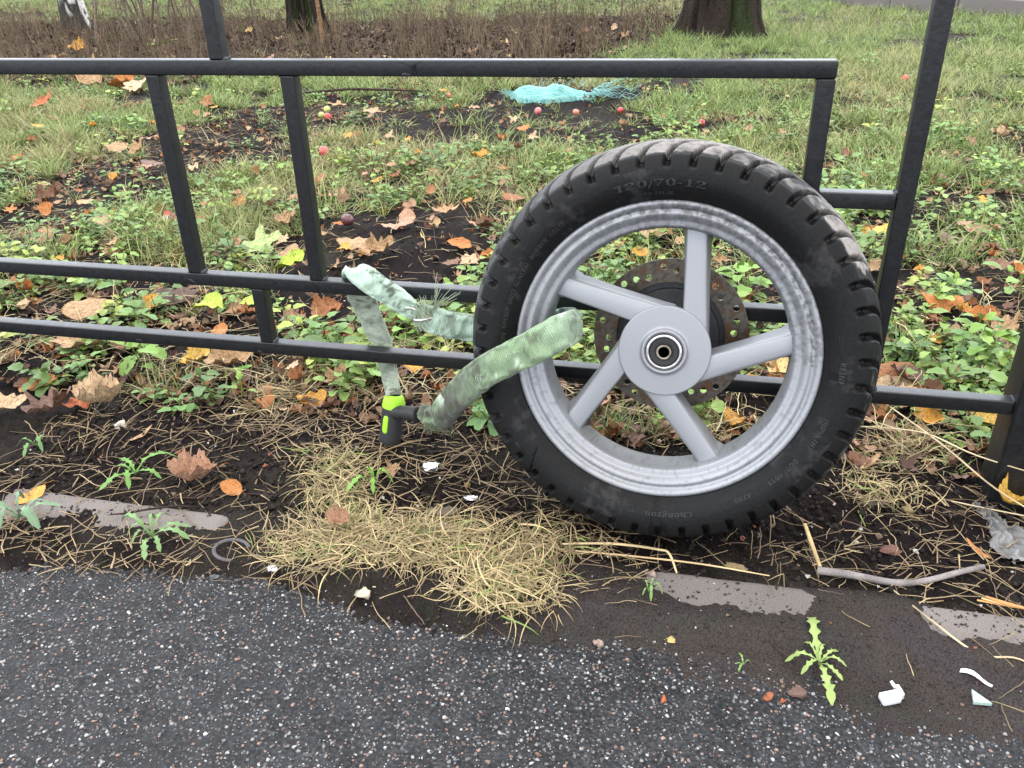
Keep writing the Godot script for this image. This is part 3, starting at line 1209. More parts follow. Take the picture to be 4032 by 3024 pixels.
func make_lock() -> void:
	var o := Vector3(-0.4125, 0.0, -0.945)
	var lock := thing("chain_lock", o, "frayed green fabric chain lock with black barrel, looped through wheel and over rail", "chain lock")
	var pale := Color(0.40, 0.53, 0.42)
	var moss := Color(0.215, 0.30, 0.175)
	var dirt := Color(0.055, 0.052, 0.038)
	var speckled := func(q, k, amount):
		var g := noise.get_noise_3dv(q * 900.0) + 0.5 * fine.get_noise_3dv(q * 1500.0)
		return clampf(sm(0.12, 0.5, g) * amount, 0, 1)
	# from the lock's cap up behind the rails, folded over the middle rail, down its front to the tear
	var up := Vector3(0, 0.15, 1).normalized()
	var rows := [
		[Vector3(-0.4060, 0.075, -0.959), Vector3(0.2, 0, 1), 0.0108, 0.0095], [Vector3(-0.4120, 0.0889, -0.971), Vector3(0.2, 0.1, 1), 0.0108, 0.0070],
		[Vector3(-0.4214, 0.1088, -0.986), Vector3(0.1, 0.1, 1), 0.0130, 0.0055], [Vector3(-0.4298, 0.1471, -0.990), Vector3(0, 0, 1), 0.0155, 0.0050],
		[Vector3(-0.4403, 0.1784, -0.990), Vector3(-0.1, 0, 1), 0.0185, 0.0050], [Vector3(-0.4480, 0.2050, -0.989), Vector3(0, 0, 1), 0.0200, 0.0052],
		[Vector3(-0.4520, 0.2280, -0.986), Vector3(0, -0.2, 1), 0.0190, 0.0052], [Vector3(-0.4530, 0.2480, -0.980), Vector3(0.1, -0.7, 0.7), 0.0170, 0.0050],
		[Vector3(-0.4440, 0.2580, -0.967), Vector3(0.1, -1, 0.1), 0.0160, 0.0050], [Vector3(-0.4280, 0.2570, -0.953), Vector3(0.35, -0.8, -0.5), 0.0165, 0.0052],
		[Vector3(-0.4080, 0.2480, -0.946), Vector3(0.25, -0.35, -0.9), 0.0172, 0.0050], [Vector3(-0.3880, 0.2370, -0.944), Vector3(0.05, -0.1, -1), 0.0165, 0.0050],
		[Vector3(-0.3700, 0.2250, -0.942), Vector3(0, -0.1, -1), 0.0150, 0.0050], [Vector3(-0.3540, 0.2150, -0.942), Vector3(0, -0.1, -1), 0.0125, 0.0045],
	]
	var near := func(q): return q - o
	var shift := func(list):
		for r in list:
			r[0] = near.call(r[0])
		return list
	var stain1 := func(q, k, lx, ly):
		var c := pale.lerp(Color(0.33, 0.36, 0.28), 0.8 * (1.0 - sm(0.42, 0.56, k)))
		c = c.lerp(dirt, speckled.call(q, k, 0.85 if k > 0.5 else 0.75))
		return c.lerp(Color(0.16, 0.15, 0.11), 0.4 * (1.0 - sm(0.1, 0.3, k)) * sm(-0.2, 0.3, fine.get_noise_3dv(q * 500.0)))
	part("fabric_sleeve", sleeve(shift.call(rows), 1, stain1, Vector2(0, 0.012)).done(), M.webbing, lock)
	# the torn piece behind the tyre, into the wheel and back out over the tyre's face to the lock
	rows = [
		[Vector3(-0.3455, 0.2115, -0.943), Vector3(0, 0.2, 1), 0.0150, 0.0058], [Vector3(-0.3350, 0.2070, -0.943), Vector3(0, 0.1, 1), 0.0185, 0.0062],
		[Vector3(-0.3200, 0.2015, -0.9435), Vector3(0, 0.1, 1), 0.0185, 0.0060], [Vector3(-0.3000, 0.1985, -0.945), Vector3(0, 0, 1), 0.0190, 0.0060],
		[Vector3(-0.2750, 0.1960, -0.947), Vector3(0, 0, 1), 0.0190, 0.0058], [Vector3(-0.2450, 0.1955, -0.9475), Vector3(0, 0, 1), 0.0185, 0.0055],
		[Vector3(-0.2131, 0.1977, -0.9480), Vector3(0, 0, 1), 0.0180, 0.0055], [Vector3(-0.1780, 0.2090, -0.940), Vector3(-0.4, 0, 1), 0.0180, 0.0055],
		[Vector3(-0.1500, 0.2300, -0.910), Vector3(-1, 0, 0.5), 0.0180, 0.0060], [Vector3(-0.1345, 0.2490, -0.866), Vector3(-1, -0.1, -0.1), 0.0180, 0.0065],
		[Vector3(-0.1290, 0.2640, -0.822), Vector3(-0.9, -0.3, -0.4), 0.0185, 0.0068], [Vector3(-0.1390, 0.2700, -0.789), Vector3(-0.3, -0.5, -0.9), 0.0190, 0.0072],
		[Vector3(-0.1600, 0.2605, -0.776), Vector3(0, -0.35, -1), 0.0185, 0.0074], [Vector3(-0.1855, 0.2455, -0.774), Vector3(0.1, -0.3, -1), 0.0180, 0.0075],
		[Vector3(-0.2145, 0.2240, -0.783), Vector3(0.3, -0.3, -1), 0.0180, 0.0078], [Vector3(-0.2480, 0.1870, -0.812), Vector3(0.5, -0.35, -0.9), 0.0195, 0.0090],
		[Vector3(-0.2790, 0.1440, -0.850), Vector3(0.55, -0.3, -0.9), 0.0198, 0.0100], [Vector3(-0.3030, 0.1070, -0.882), Vector3(0.4, -0.3, -1), 0.0195, 0.0120],
		[Vector3(-0.3180, 0.0830, -0.903), Vector3(0.1, -0.4, -1), 0.0185, 0.0140], [Vector3(-0.3330, 0.0735, -0.915), Vector3(-0.1, -0.4, -1), 0.0165, 0.0140],
		[Vector3(-0.3500, 0.0730, -0.929), Vector3(-0.2, -0.3, -1), 0.0110, 0.0105], [Vector3(-0.3560, 0.0730, -0.933), Vector3(-0.2, -0.3, -1), 0.0085, 0.0085],
	]
	var stain2 := func(q, k, lx, ly):
		var c := pale.lerp(moss, sm(0.35, 0.6, k))
		var amount := 0.6 + 0.4 * sm(0.62, 0.76, k)
		c = c.lerp(Color(0.62, 0.68, 0.58), 0.7 * sm(0.42, 0.5, noise.get_noise_3dv(q * 650.0 + Vector3(300, 0, 0))))
		c = c.lerp(dirt, speckled.call(q, k, amount))
		return c.lerp(dirt, 0.85 * sm(-0.25, 0.15, noise.get_noise_3dv(q * 420.0 + Vector3(0, 70, 0))) * sm(0.66, 0.76, k))
	part("fabric_sleeve", sleeve(shift.call(rows), 2, stain2, Vector2(0.014, 0)).done(), M.webbing, lock)
	var frayed := Color(0.40, 0.46, 0.33)
	strands(lock, "frayed_threads", Vector3(-0.341, 0.213, -0.938) - o, Vector3(-0.4, 0.9, 0.1), Vector3(1, 0.1, 0), 0.010, 70, 0.026, frayed, 0.5)
	strands(lock, "frayed_threads", Vector3(-0.352, 0.212, -0.938) - o, Vector3(0.8, -0.6, 0.2), Vector3(0.5, 0.8, 0), 0.012, 60, 0.020, frayed, 0.5)
	strands(lock, "frayed_threads", Vector3(-0.330, 0.222, -0.938) - o, Vector3(0.6, 0.8, 0.2), Vector3(1, 0.1, 0), 0.004, 30, 0.045, frayed * 0.9, 0.35)
	strands(lock, "frayed_threads", Vector3(-0.428, 0.145, -0.983) - o, Vector3(0.5, -0.5, 0.6), Vector3(1, 0, 0), 0.016, 50, 0.012, frayed, 0.8)
	strands(lock, "frayed_threads", Vector3(-0.317, 0.078, -0.892) - o, Vector3(0.1, -0.9, 0.3), Vector3(1, 0, 0), 0.022, 90, 0.016, Color(0.13, 0.14, 0.09), 0.9)
	strands(lock, "frayed_threads", Vector3(-0.186, 0.252, -0.764) - o, Vector3(0.2, 0.5, 0.3), Vector3(0.6, 0.8, 0), 0.006, 14, 0.0032, Color(0.5, 0.56, 0.46), 0.9)
	strands(lock, "frayed_threads", Vector3(-0.228, 0.214, -0.780) - o, Vector3(0.2, 0.5, 0.3), Vector3(0.6, 0.8, 0), 0.006, 14, 0.0032, Color(0.5, 0.56, 0.46), 0.9)
	# bare links between the torn ends
	for k in 2:
		var b := MB.new()
		var pts := []
		var rad := []
		for j in 17:
			var a := TAU * j / 16
			pts.append(Vector3(0.011 * cos(a) + signf(cos(a)) * 0.003, 0.0055 * sin(a), 0))
			rad.append(0.0022)
		tube(b, pts, rad, 8, Color.WHITE, 1.0, false)
		var link := part("chain_link", b.done(), M.steel, lock)
		link.position = Vector3(-0.3545 + 0.012 * k, 0.2155 - 0.006 * k, -0.9405) - o
		link.rotation = Vector3(0.4 + 1.3 * k, 0.0, -0.5)
	# barrel, leaning a little back, its mouth down on the soil
	var axis := (Vector3(-0.4052, 0.076, -0.960) - Vector3(-0.4125, 0.013, -0.945)).normalized()
	var body := Node3D.new()
	var xx := axis.cross(Vector3(0, 0, 1)).normalized()
	var basis := Basis(xx, xx.cross(axis).normalized() * -1.0, axis)
	basis = Basis(xx, axis.cross(xx).normalized(), axis)
	var put := func(called, mesh, m):
		var q := part(called, mesh, m, lock)
		q.transform = Transform3D(basis * Basis.from_scale(Vector3(1.13, 1.13, 1.0)), Vector3(0, 0.011, 0))
		return q
	var barrel: MeshInstance3D = put.call("barrel", lathe([Vector2(0.004, 0.0), Vector2(0.004, 0.0070), Vector2(-0.003, 0.0085), Vector2(-0.006, 0.0100), Vector2(-0.0065, 0.0122), Vector2(-0.003, 0.0138), Vector2(0.004, 0.0142), Vector2(0.012, 0.0138), Vector2(0.030, 0.0136), Vector2(0.044, 0.0138), Vector2(0.049, 0.0138), Vector2(0.0498, 0.0132)], 48).done(), M.black_plastic)
	put.call("cap", lathe([Vector2(0.0495, 0.0140), Vector2(0.0515, 0.0142), Vector2(0.0580, 0.0138), Vector2(0.0630, 0.0128), Vector2(0.0665, 0.0112), Vector2(0.0685, 0.0098), Vector2(0.0690, 0.0080)], 48).done(), M.green_plastic)
	var plug := part("keyhole_plug", lump(Vector3(0.0025, 0.0018, 0.0035), 5, 0.2, 5, 8, Color(0.62, 0.2, 0.18)), M.shiny, barrel)
	plug.position = Vector3(0.001, 0.0, -0.0005)
	# raised green oval on the barrel's front
	var ov := MB.new()
	var c := ov.p(Vector3(0, 0, 0.0152))
	for k in 33:
		var a := TAU * k / 32
		for ring in 2:
			var sc: float = [0.8, 1.0][ring]
			var x := 0.0038 * cos(a) * sc
			var yy := (0.0038 * sin(a) + clampf(sin(a) * 4.0, -1, 1) * 0.0095) * sc
			var around := x / 0.0139
			var rr: float = [0.0150, 0.0137][ring]
			ov.p(Vector3(rr * sin(around), yy, rr * cos(around)))
	for k in 32:
		ov.tri(c, 1 + k * 2, 3 + k * 2)
		ov.quad(1 + k * 2, 2 + k * 2, 4 + k * 2, 3 + k * 2)
	ov.v[c] = Vector3(0, 0, 0.0151)
	var inlay := part("inlay", ov.done(), M.green_plastic, lock)
	var fz := Vector3(-0.28, 0.15, 0.95)
	fz = (fz - axis * fz.dot(axis)).normalized()
	inlay.transform = Transform3D(Basis(axis.cross(fz).normalized() * 1.13, axis, fz * 1.13), Vector3(0, 0.011, 0) + axis * 0.0265)
	# sideways neck that takes the other end of the chain
	var from := Vector3(-0.4085, 0.0545, -0.951) - o
	var to := Vector3(-0.352, 0.0685, -0.928) - o
	var nb := lathe([Vector2(0.0, 0.0096), Vector2(0.018, 0.0096), Vector2(0.0185, 0.0102), Vector2(0.022, 0.0102), Vector2(0.0225, 0.0092), Vector2(0.030, 0.0090), Vector2(0.0305, 0.0104), Vector2(0.052, 0.0108), Vector2(0.054, 0.0098), Vector2(0.054, 0.0)], 40)
	var neck := part("neck", nb.done(), M.black_plastic, lock)
	var nz := (to - from).normalized()
	var nx := Vector3.UP.cross(nz).normalized()
	neck.transform = Transform3D(Basis(nx, nz.cross(nx), nz), from)


func make_trees() -> void:
	# the big trunk beyond the lawn
	trunk("tree_trunk", Vector3(0.03, 0, -6.62), 0.235, 3.6, "thick dark rough-barked tree trunk rising from the grass behind the rail", Color(0.034, 0.026, 0.021), 11, 0.3)
	trunk("tree_trunk", Vector3(-3.35, 0, -6.9), 0.125, 3.2, "dark crooked trunk in the brown litter, with a broken rust-brown patch low down", Color(0.026, 0.02, 0.017), 23, 0.55)
	birch(Vector3(-6.25, 0, -7.75))
	# bare shrub and single stalks over the brown litter
	var shrub := thing("bare_shrub", Vector3(-4.7, 0, -6.9), "bare many-stemmed shrub with thin grey-brown stems beside the birch", "shrub")
	for k in 17:
		var b := MB.new()
		var base := Vector3(rng.randf_range(-0.45, 0.5), -0.02, rng.randf_range(-0.4, 0.5))
		stem(b, base, Vector3(rng.randf_range(-0.45, 0.3), 1, rng.randf_range(-0.3, 0.3)).normalized(), rng.randf_range(1.0, 2.0), rng.randf_range(0.006, 0.014), Color(0.15, 0.115, 0.09) * rng.randf_range(0.5, 1.3), 2)
		part("stem", b.done(), M.bark, shrub)
	var spots := [[-2.85, -6.1, 1.7, 0.016, "tall orange-brown bare sapling standing just right of the dark crooked trunk"], [-1.35, -7.6, 1.4, 0.010, "thin pale sapling standing left of the thick trunk across bare soil"], [-0.85, -8.0, 1.2, 0.012, "thin grey sapling nearest the thick trunk's dark left side"], [-3.25, -5.9, 1.1, 0.010, "slim dark sapling between the tall fence bar and the crooked trunk"], [-3.55, -5.5, 1.3, 0.008, "thin brown stalk standing close right of the fence's upper bar"], [-4.2, -5.9, 1.4, 0.009, "lone tan stalk between the bare shrub and the fence's upper bar"], [-3.95, -6.6, 1.6, 0.010, "dark forked stalk behind the lime green fallen leaf"]]
	for q in spots:
		var b := MB.new()
		stem(b, Vector3(0, -0.02, 0), Vector3(rng.randf_range(-0.08, 0.06), 1, rng.randf_range(-0.1, 0.1)).normalized(), q[2], q[3], (Color(0.26, 0.15, 0.085) if q[3] > 0.015 else Color(0.15, 0.12, 0.09)), 3)
		var o := part("sapling", b.done(), M.bark)
		o.position = Vector3(q[0], soil_y(q[0], q[1]), q[1])
		tag(o, q[4], "sapling", "thin bare stalks over the litter")


func stem(b: MB, from: Vector3, dir: Vector3, length: float, r: float, col: Color, kids: int) -> void:
	var pts := []
	var rad := []
	var p := from
	var d := dir
	var n := 9
	for k in n:
		pts.append(p)
		rad.append(r * (1.0 - 0.75 * k / (n - 1.0)))
		p += d * length / (n - 1.0)
		d = (d + Vector3(rng.randf_range(-1, 1), rng.randf_range(-0.2, 0.4), rng.randf_range(-1, 1)) * 0.10).normalized()
		if kids > 0 and k > 1 and rng.randf() < 0.55:
			stem(b, p, (d + Vector3(rng.randf_range(-1, 1), rng.randf_range(0.1, 0.9), rng.randf_range(-1, 1)) * 0.8).normalized(), length * rng.randf_range(0.2, 0.45), r * 0.5, col, kids - 1)
	tube(b, pts, rad, 6, col)


func trunk(called: String, at: Vector3, r: float, high: float, label: String, col: Color, sd: int, knots: float) -> void:
	var t := thing(called, at, label, "tree")
	var b := MB.new()
	var segs := 120
	var rows := 150
	for j in rows + 1:
		var s := pow(float(j) / rows, 1.5)
		var y := -0.12 + s * high
		for k in segs + 1:
			var a := TAU * (k % segs) / segs
			var flare := 1.0 + 0.75 * exp(-maxf(y, 0.0) * 7.0) * (0.55 + 0.45 * sin(a * 5.0 + sd)) + 0.12 * exp(-maxf(y, 0.0) * 2.0)
			var ridge := noise.get_noise_3d(cos(a) * 85.0 + sd * 100.0, y * 26.0, sin(a) * 85.0)
			var crack := 1.0 - absf(noise.get_noise_3d(cos(a) * 60.0 + sd * 50.0, y * 14.0 + 70.0, sin(a) * 60.0)) * 2.0
			var rr := r * (1.0 - 0.14 * s) * flare * (1.0 + 0.06 * ridge) - 0.028 * sm(0.72, 0.98, crack)
			rr += r * knots * 0.35 * noise.get_noise_3d(cos(a) * 16.0 + sd, y * 20.0, sin(a) * 16.0)
			var tone := col * (0.85 + 0.7 * ridge)
			tone = tone.lerp(Color(0.03, 0.042, 0.016), 0.7 * sm(0.1, 0.4, noise.get_noise_3d(cos(a) * 40.0 + 7.0, y * 30.0, sin(a) * 40.0 + sd)))
			b.p(Vector3(rr * cos(a) + 0.05 * s * sin(sd), y, rr * sin(a)), tone)
	var w := segs + 1
	for j in rows:
		for k in segs:
			b.quad(j * w + k, j * w + k + 1, (j + 1) * w + k + 1, (j + 1) * w + k)
	part("trunk", b.done(), M.bark, t)
	for k in 4:
		var lb := MB.new()
		var a := TAU * k / 4 + sd
		stem(lb, Vector3(cos(a) * r * 0.5, high * 0.9 - 0.15 * k, sin(a) * r * 0.5), Vector3(cos(a), 1.1, sin(a)).normalized(), 2.2, r * 0.4, col, 2)
		part("limb", lb.done(), M.bark, t)


func birch(at: Vector3) -> void:
	var t := thing("birch_tree", at, "slim white birch trunk with black scars beyond the brown litter", "tree")
	var b := MB.new()
	var segs := 48
	var rows := 120
	for j in rows + 1:
		var y := -0.1 + 3.2 * j / rows
		for k in segs + 1:
			var a := TAU * (k % segs) / segs
			var n := noise.get_noise_3d(cos(a) * 30.0, y * 130.0, sin(a) * 30.0)
			var m := noise.get_noise_3d(cos(a) * 22.0 + 50.0, y * 30.0, sin(a) * 22.0)
			var rr := 0.105 * (1.0 + 0.5 * exp(-maxf(y, 0.0) * 5.0)) * (1.0 - 0.08 * y / 3.0) * (1.0 + 0.05 * m)
			var c := Color(0.62, 0.60, 0.56).lerp(Color(0.05, 0.045, 0.04), maxf(sm(0.22, 0.32, n), sm(0.05, 0.2, m + 0.3 * (1.0 - sm(0.0, 0.25, y)))))
			b.p(Vector3(rr * cos(a), y, rr * sin(a)), c)
	var w := segs + 1
	for j in rows:
		for k in segs:
			b.quad(j * w + k, j * w + k + 1, (j + 1) * w + k + 1, (j + 1) * w + k)
	part("trunk", b.done(), M.bark, t)
	for k in 4:
		var lb := MB.new()
		var a := TAU * k / 4 + 1.0
		stem(lb, Vector3(cos(a) * 0.05, 2.7 + 0.1 * k, sin(a) * 0.05), Vector3(cos(a), 1.4, sin(a)).normalized(), 1.6, 0.03, Color(0.16, 0.13, 0.11), 2)
		part("limb", lb.done(), M.bark, t)


func make_sack() -> void:
	var o := Vector3(-0.70, 0.0, -3.93)
	var s := thing("torn_sack", o, "torn turquoise woven plastic sack with frayed ends lying on the lawn", "sack")
	var b := MB.new()
	var nx := 90
	var nz := 40
	for i in nx + 1:
		var u := float(i) / nx
		var x := lerpf(-0.22, 0.18, u)
		# the outline: broad on the left, drawn out to a rag on the right
		var half := 0.12 * sm(-0.02, 0.22, u) * (1.0 - 0.62 * sm(0.42, 0.95, u)) + 0.008 * noise.get_noise_2d(u * 500.0, 3.0)
		for j in nz + 1:
			var t := lerpf(-1, 1, float(j) / nz)
			var edge := 1.0 + 0.16 * noise.get_noise_2d(u * 600.0, signf(t) * 70.0) * sm(0.6, 1.0, absf(t))
			var z := t * half * edge + 0.03 * sin(u * 5.0)
			var fold := absf(noise.get_noise_2d(x * 130.0 + z * 150.0, z * 330.0))
			var y := 0.022 + 0.05 * fold * (1.0 - t * t * 0.6) + 0.025 * (1.0 - t * t) * sm(0.0, 0.3, u) * (1.0 - sm(0.6, 1.0, u)) + 0.02 * noise.get_noise_2d(x * 60.0, z * 60.0)
			if absf(t) > 0.93:
				y -= 0.02
			var g := 0.85 + 0.3 * noise.get_noise_2d(x * 300.0, z * 90.0)
			b.p(Vector3(x, y, z), Color(0.20 * g, 0.47 * g, 0.44 * g), Vector2(x, z) * 9.0)
	for i in nx:
		for j in nz:
			b.quad(i * (nz + 1) + j, i * (nz + 1) + j + 1, (i + 1) * (nz + 1) + j + 1, (i + 1) * (nz + 1) + j)
	part("woven_sheet", b.done(), M.webbing, s)
	var teal := Color(0.26, 0.50, 0.47)
	strands(s, "frayed_strips", Vector3(-0.20, 0.03, 0.02), Vector3(-1, 0.15, 0), Vector3(0, 0, 1), 0.06, 60, 0.07, teal, 0.6)
	strands(s, "frayed_strips", Vector3(0.17, 0.03, -0.02), Vector3(1, 0.15, 0.1), Vector3(0, 0, 1), 0.04, 110, 0.11, teal, 0.6)
	strands(s, "frayed_strips", Vector3(0.0, 0.03, 0.11), Vector3(0.4, 0.1, 1), Vector3(1, 0, 0), 0.15, 110, 0.06, teal, 0.7)
	strands(s, "frayed_strips", Vector3(0.05, 0.05, -0.10), Vector3(0.5, 0.5, -0.6), Vector3(1, 0, 0), 0.2, 40, 0.06, teal, 0.7)
	var tail := MB.new()
	for k in 14:
		var p := Vector3(0.16 + 0.02 * rng.randf(), 0.05, rng.randf_range(-0.05, 0.03))
		var pts := []
		var rad := []
		for j in 9:
			pts.append(p)
			rad.append(0.0035 * (1.0 - j / 10.0))
			p += Vector3(0.027, rng.randf_range(-0.02, 0.022), rng.randf_range(-0.025, 0.025))
		tube(tail, pts, rad, 4, Color(0.25, 0.46, 0.43) * rng.randf_range(0.8, 1.2), 0.3)
	part("frayed_tail", tail.done(), M.dry, s)


# a leaf lying about the origin, its stalk towards -x, one unit long; kinds: 0 toothed, 1 lobed, 2 smooth oval, 3 strip, 4 ragged maple
func leaf_mesh(kind: int, sd: int, curl: float, segs := 44) -> ArrayMesh:
	var b := MB.new()
	var r := RandomNumberGenerator.new()
	r.seed = sd * 77 + kind
	var rings := [0.0, 0.35, 0.68, 0.88, 1.0]
	var bend := curl * (r.randf_range(0.5, 1.2))
	var twist := curl * r.randf_range(-0.8, 0.8)
	var cup := curl * r.randf_range(-0.3, 0.9)
	for q in rings:
		for k in segs:
			var a := TAU * k / segs
			var x := cos(a)
			var y := sin(a)
			var rad := 0.5
			match kind:
				0:
					rad = 0.5 * (1.0 - 0.30 * absf(y)) * (1.0 + 0.035 * (1.0 if k % 2 else -1.0))
					rad *= 1.0 + 0.10 * maxf(0.0, x) * pow(maxf(0.0, x), 8.0)
				1:
					rad = 0.5 * (1.0 - 0.40 * absf(y)) * (0.87 + 0.12 * cos(a * 9.0 + sd) + 0.05 * cos(a * 4.0 + sd * 2.0))
				2:
					rad = 0.5 * (1.0 - 0.38 * absf(y)) * (1.0 + 0.02 * sin(a * 5.0 + sd))
				3:
					rad = 0.5 / sqrt(x * x + 38.0 * y * y) * 1.0
				4:
					rad = 0.5 * (0.74 + 0.25 * cos(a * 5.0)) * (1.0 + 0.08 * sin(a * 15.0 + sd)) * (0.9 + 0.1 * x)
			rad *= 1.0 + 0.05 * noise.get_noise_2d(cos(a) * 40.0 + sd * 19.0, sin(a) * 40.0)
			rad *= q
			var px := x * rad
			var py := y * rad
			var h := cup * (py * py * 3.2) + bend * px * px * 0.9 + twist * px * py * 1.6
			h += 0.05 * curl * sin(px * 17.0 + sd) * absf(py) * 4.0 * q + 0.06 * curl * noise.get_noise_2d(px * 90.0 + sd * 30.0, py * 90.0)
			var tone := 1.0 + 0.25 * noise.get_noise_2d(px * 60.0 + sd * 11.0, py * 60.0) - 0.18 * (1.0 if q > 0.95 else 0.0) * r.randf()
			b.p(Vector3(px, h, py), Color(tone, tone * (0.97 + 0.05 * r.randf()), tone * 0.97), Vector2(px + 0.5, py + 0.5))
	for j in rings.size() - 1:
		for k in segs:
			var k1 := (k + 1) % segs
			b.quad(j * segs + k, j * segs + k1, (j + 1) * segs + k1, (j + 1) * segs + k)
	if kind != 3: # the stalk
		var pts := []
		var rad := []
		for k in 5:
			pts.append(Vector3(-0.44 - 0.075 * k, 0.02 + bend * 0.19 + 0.05 * curl * sin(k * 1.4 + sd) * k * 0.3, 0.02 * sin(k * 0.9 + sd) * k))
			rad.append(0.009)
		tube(b, pts, rad, 4, Color(0.75, 0.6, 0.45))
	return b.done()


var leaf_shapes := []


func make_leaf_meshes() -> void:
	for kind in 5:
		var row := []
		for k in 5:
			row.append(leaf_mesh(kind, k + 1, [0.35, 0.7, 1.1, 1.5, 0.55][k]))
		leaf_shapes.append(row)


func leaf_tone(c: String) -> Color:
	match c:
		"tan": return Color(0.40, 0.255, 0.14)
		"pale": return Color(0.52, 0.37, 0.235)
		"pink": return Color(0.42, 0.245, 0.165)
		"orange": return Color(0.44, 0.175, 0.05)
		"red": return Color(0.40, 0.12, 0.045)
		"amber": return Color(0.56, 0.29, 0.055)
		"yellow": return Color(0.62, 0.40, 0.085)
		"cream": return Color(0.60, 0.45, 0.20)
		"brown": return Color(0.185, 0.095, 0.055)
		"dark": return Color(0.085, 0.045, 0.032)
		"mauve": return Color(0.19, 0.115, 0.095)
		"rust": return Color(0.30, 0.125, 0.05)
		"lime": return Color(0.36, 0.48, 0.06)
		"mint": return Color(0.36, 0.45, 0.19)
	return Color(0.4, 0.3, 0.2)


func one_leaf(x: float, z: float, size: float, lift: float, kind: int, c: String, label: String, group: String) -> void:
	var o := MeshInstance3D.new()
	o.mesh = leaf_shapes[kind][rng.randi() % 5]
	var m: StandardMaterial3D = M.get("leaf_" + c)
	if m == null:
		m = M.leaf.duplicate()
		m.albedo_color = leaf_tone(c).linear_to_srgb()
		M["leaf_" + c] = m
	o.material_override = m
	o.name = numbered("fallen_leaf")
	add_child(o, true)
	var tilt := Basis(Vector3(1, 0, 0), rng.randf_range(-0.3, 0.3) + 0.22) * Basis(Vector3(0, 0, 1), rng.randf_range(-0.22, 0.22))
	o.transform = Transform3D((tilt * Basis(Vector3.UP, rng.randf() * TAU)).scaled(Vector3.ONE * size), Vector3(x, soil_y(x, z) + lift + size * 0.11, z))
	tag(o, label, "leaf", group)


func make_leaves() -> void:
	for q in LEAVES:
		one_leaf(q[0], q[1], q[2], q[3], q[4], q[5], q[6], "")
	# the many smaller ones that nothing sets apart
	var cols := ["tan", "pink", "brown", "rust", "tan", "orange", "pale", "amber"]
	for k in 175:
		var z := -1.05 - 2.6 * pow(rng.randf(), 1.25)
		var x := rng.randf_range(-0.62 + 0.78 * (z + 0.2), -0.05 - 0.36 * z)
		one_leaf(x, z, rng.randf_range(0.028, 0.055), 0.006 + rng.randf() * 0.03, [0, 0, 1, 2, 4][rng.randi() % 5], cols[rng.randi() % 8], "small brownish fallen leaf half hidden among the weeds behind the fence", "small fallen leaves among the weeds")
	for k in 45:
		var z := rng.randf_range(-7.2, -4.7)
		var x := rng.randf_range(-4.6, -0.6)
		one_leaf(x, z, rng.randf_range(0.06, 0.10), 0.015, [0, 1, 2, 4][rng.randi() % 4], ["tan", "pale", "brown", "pink", "cream"][rng.randi() % 5], "pale fallen leaf lying in the distant brown litter under the trees", "fallen leaves in the far litter")


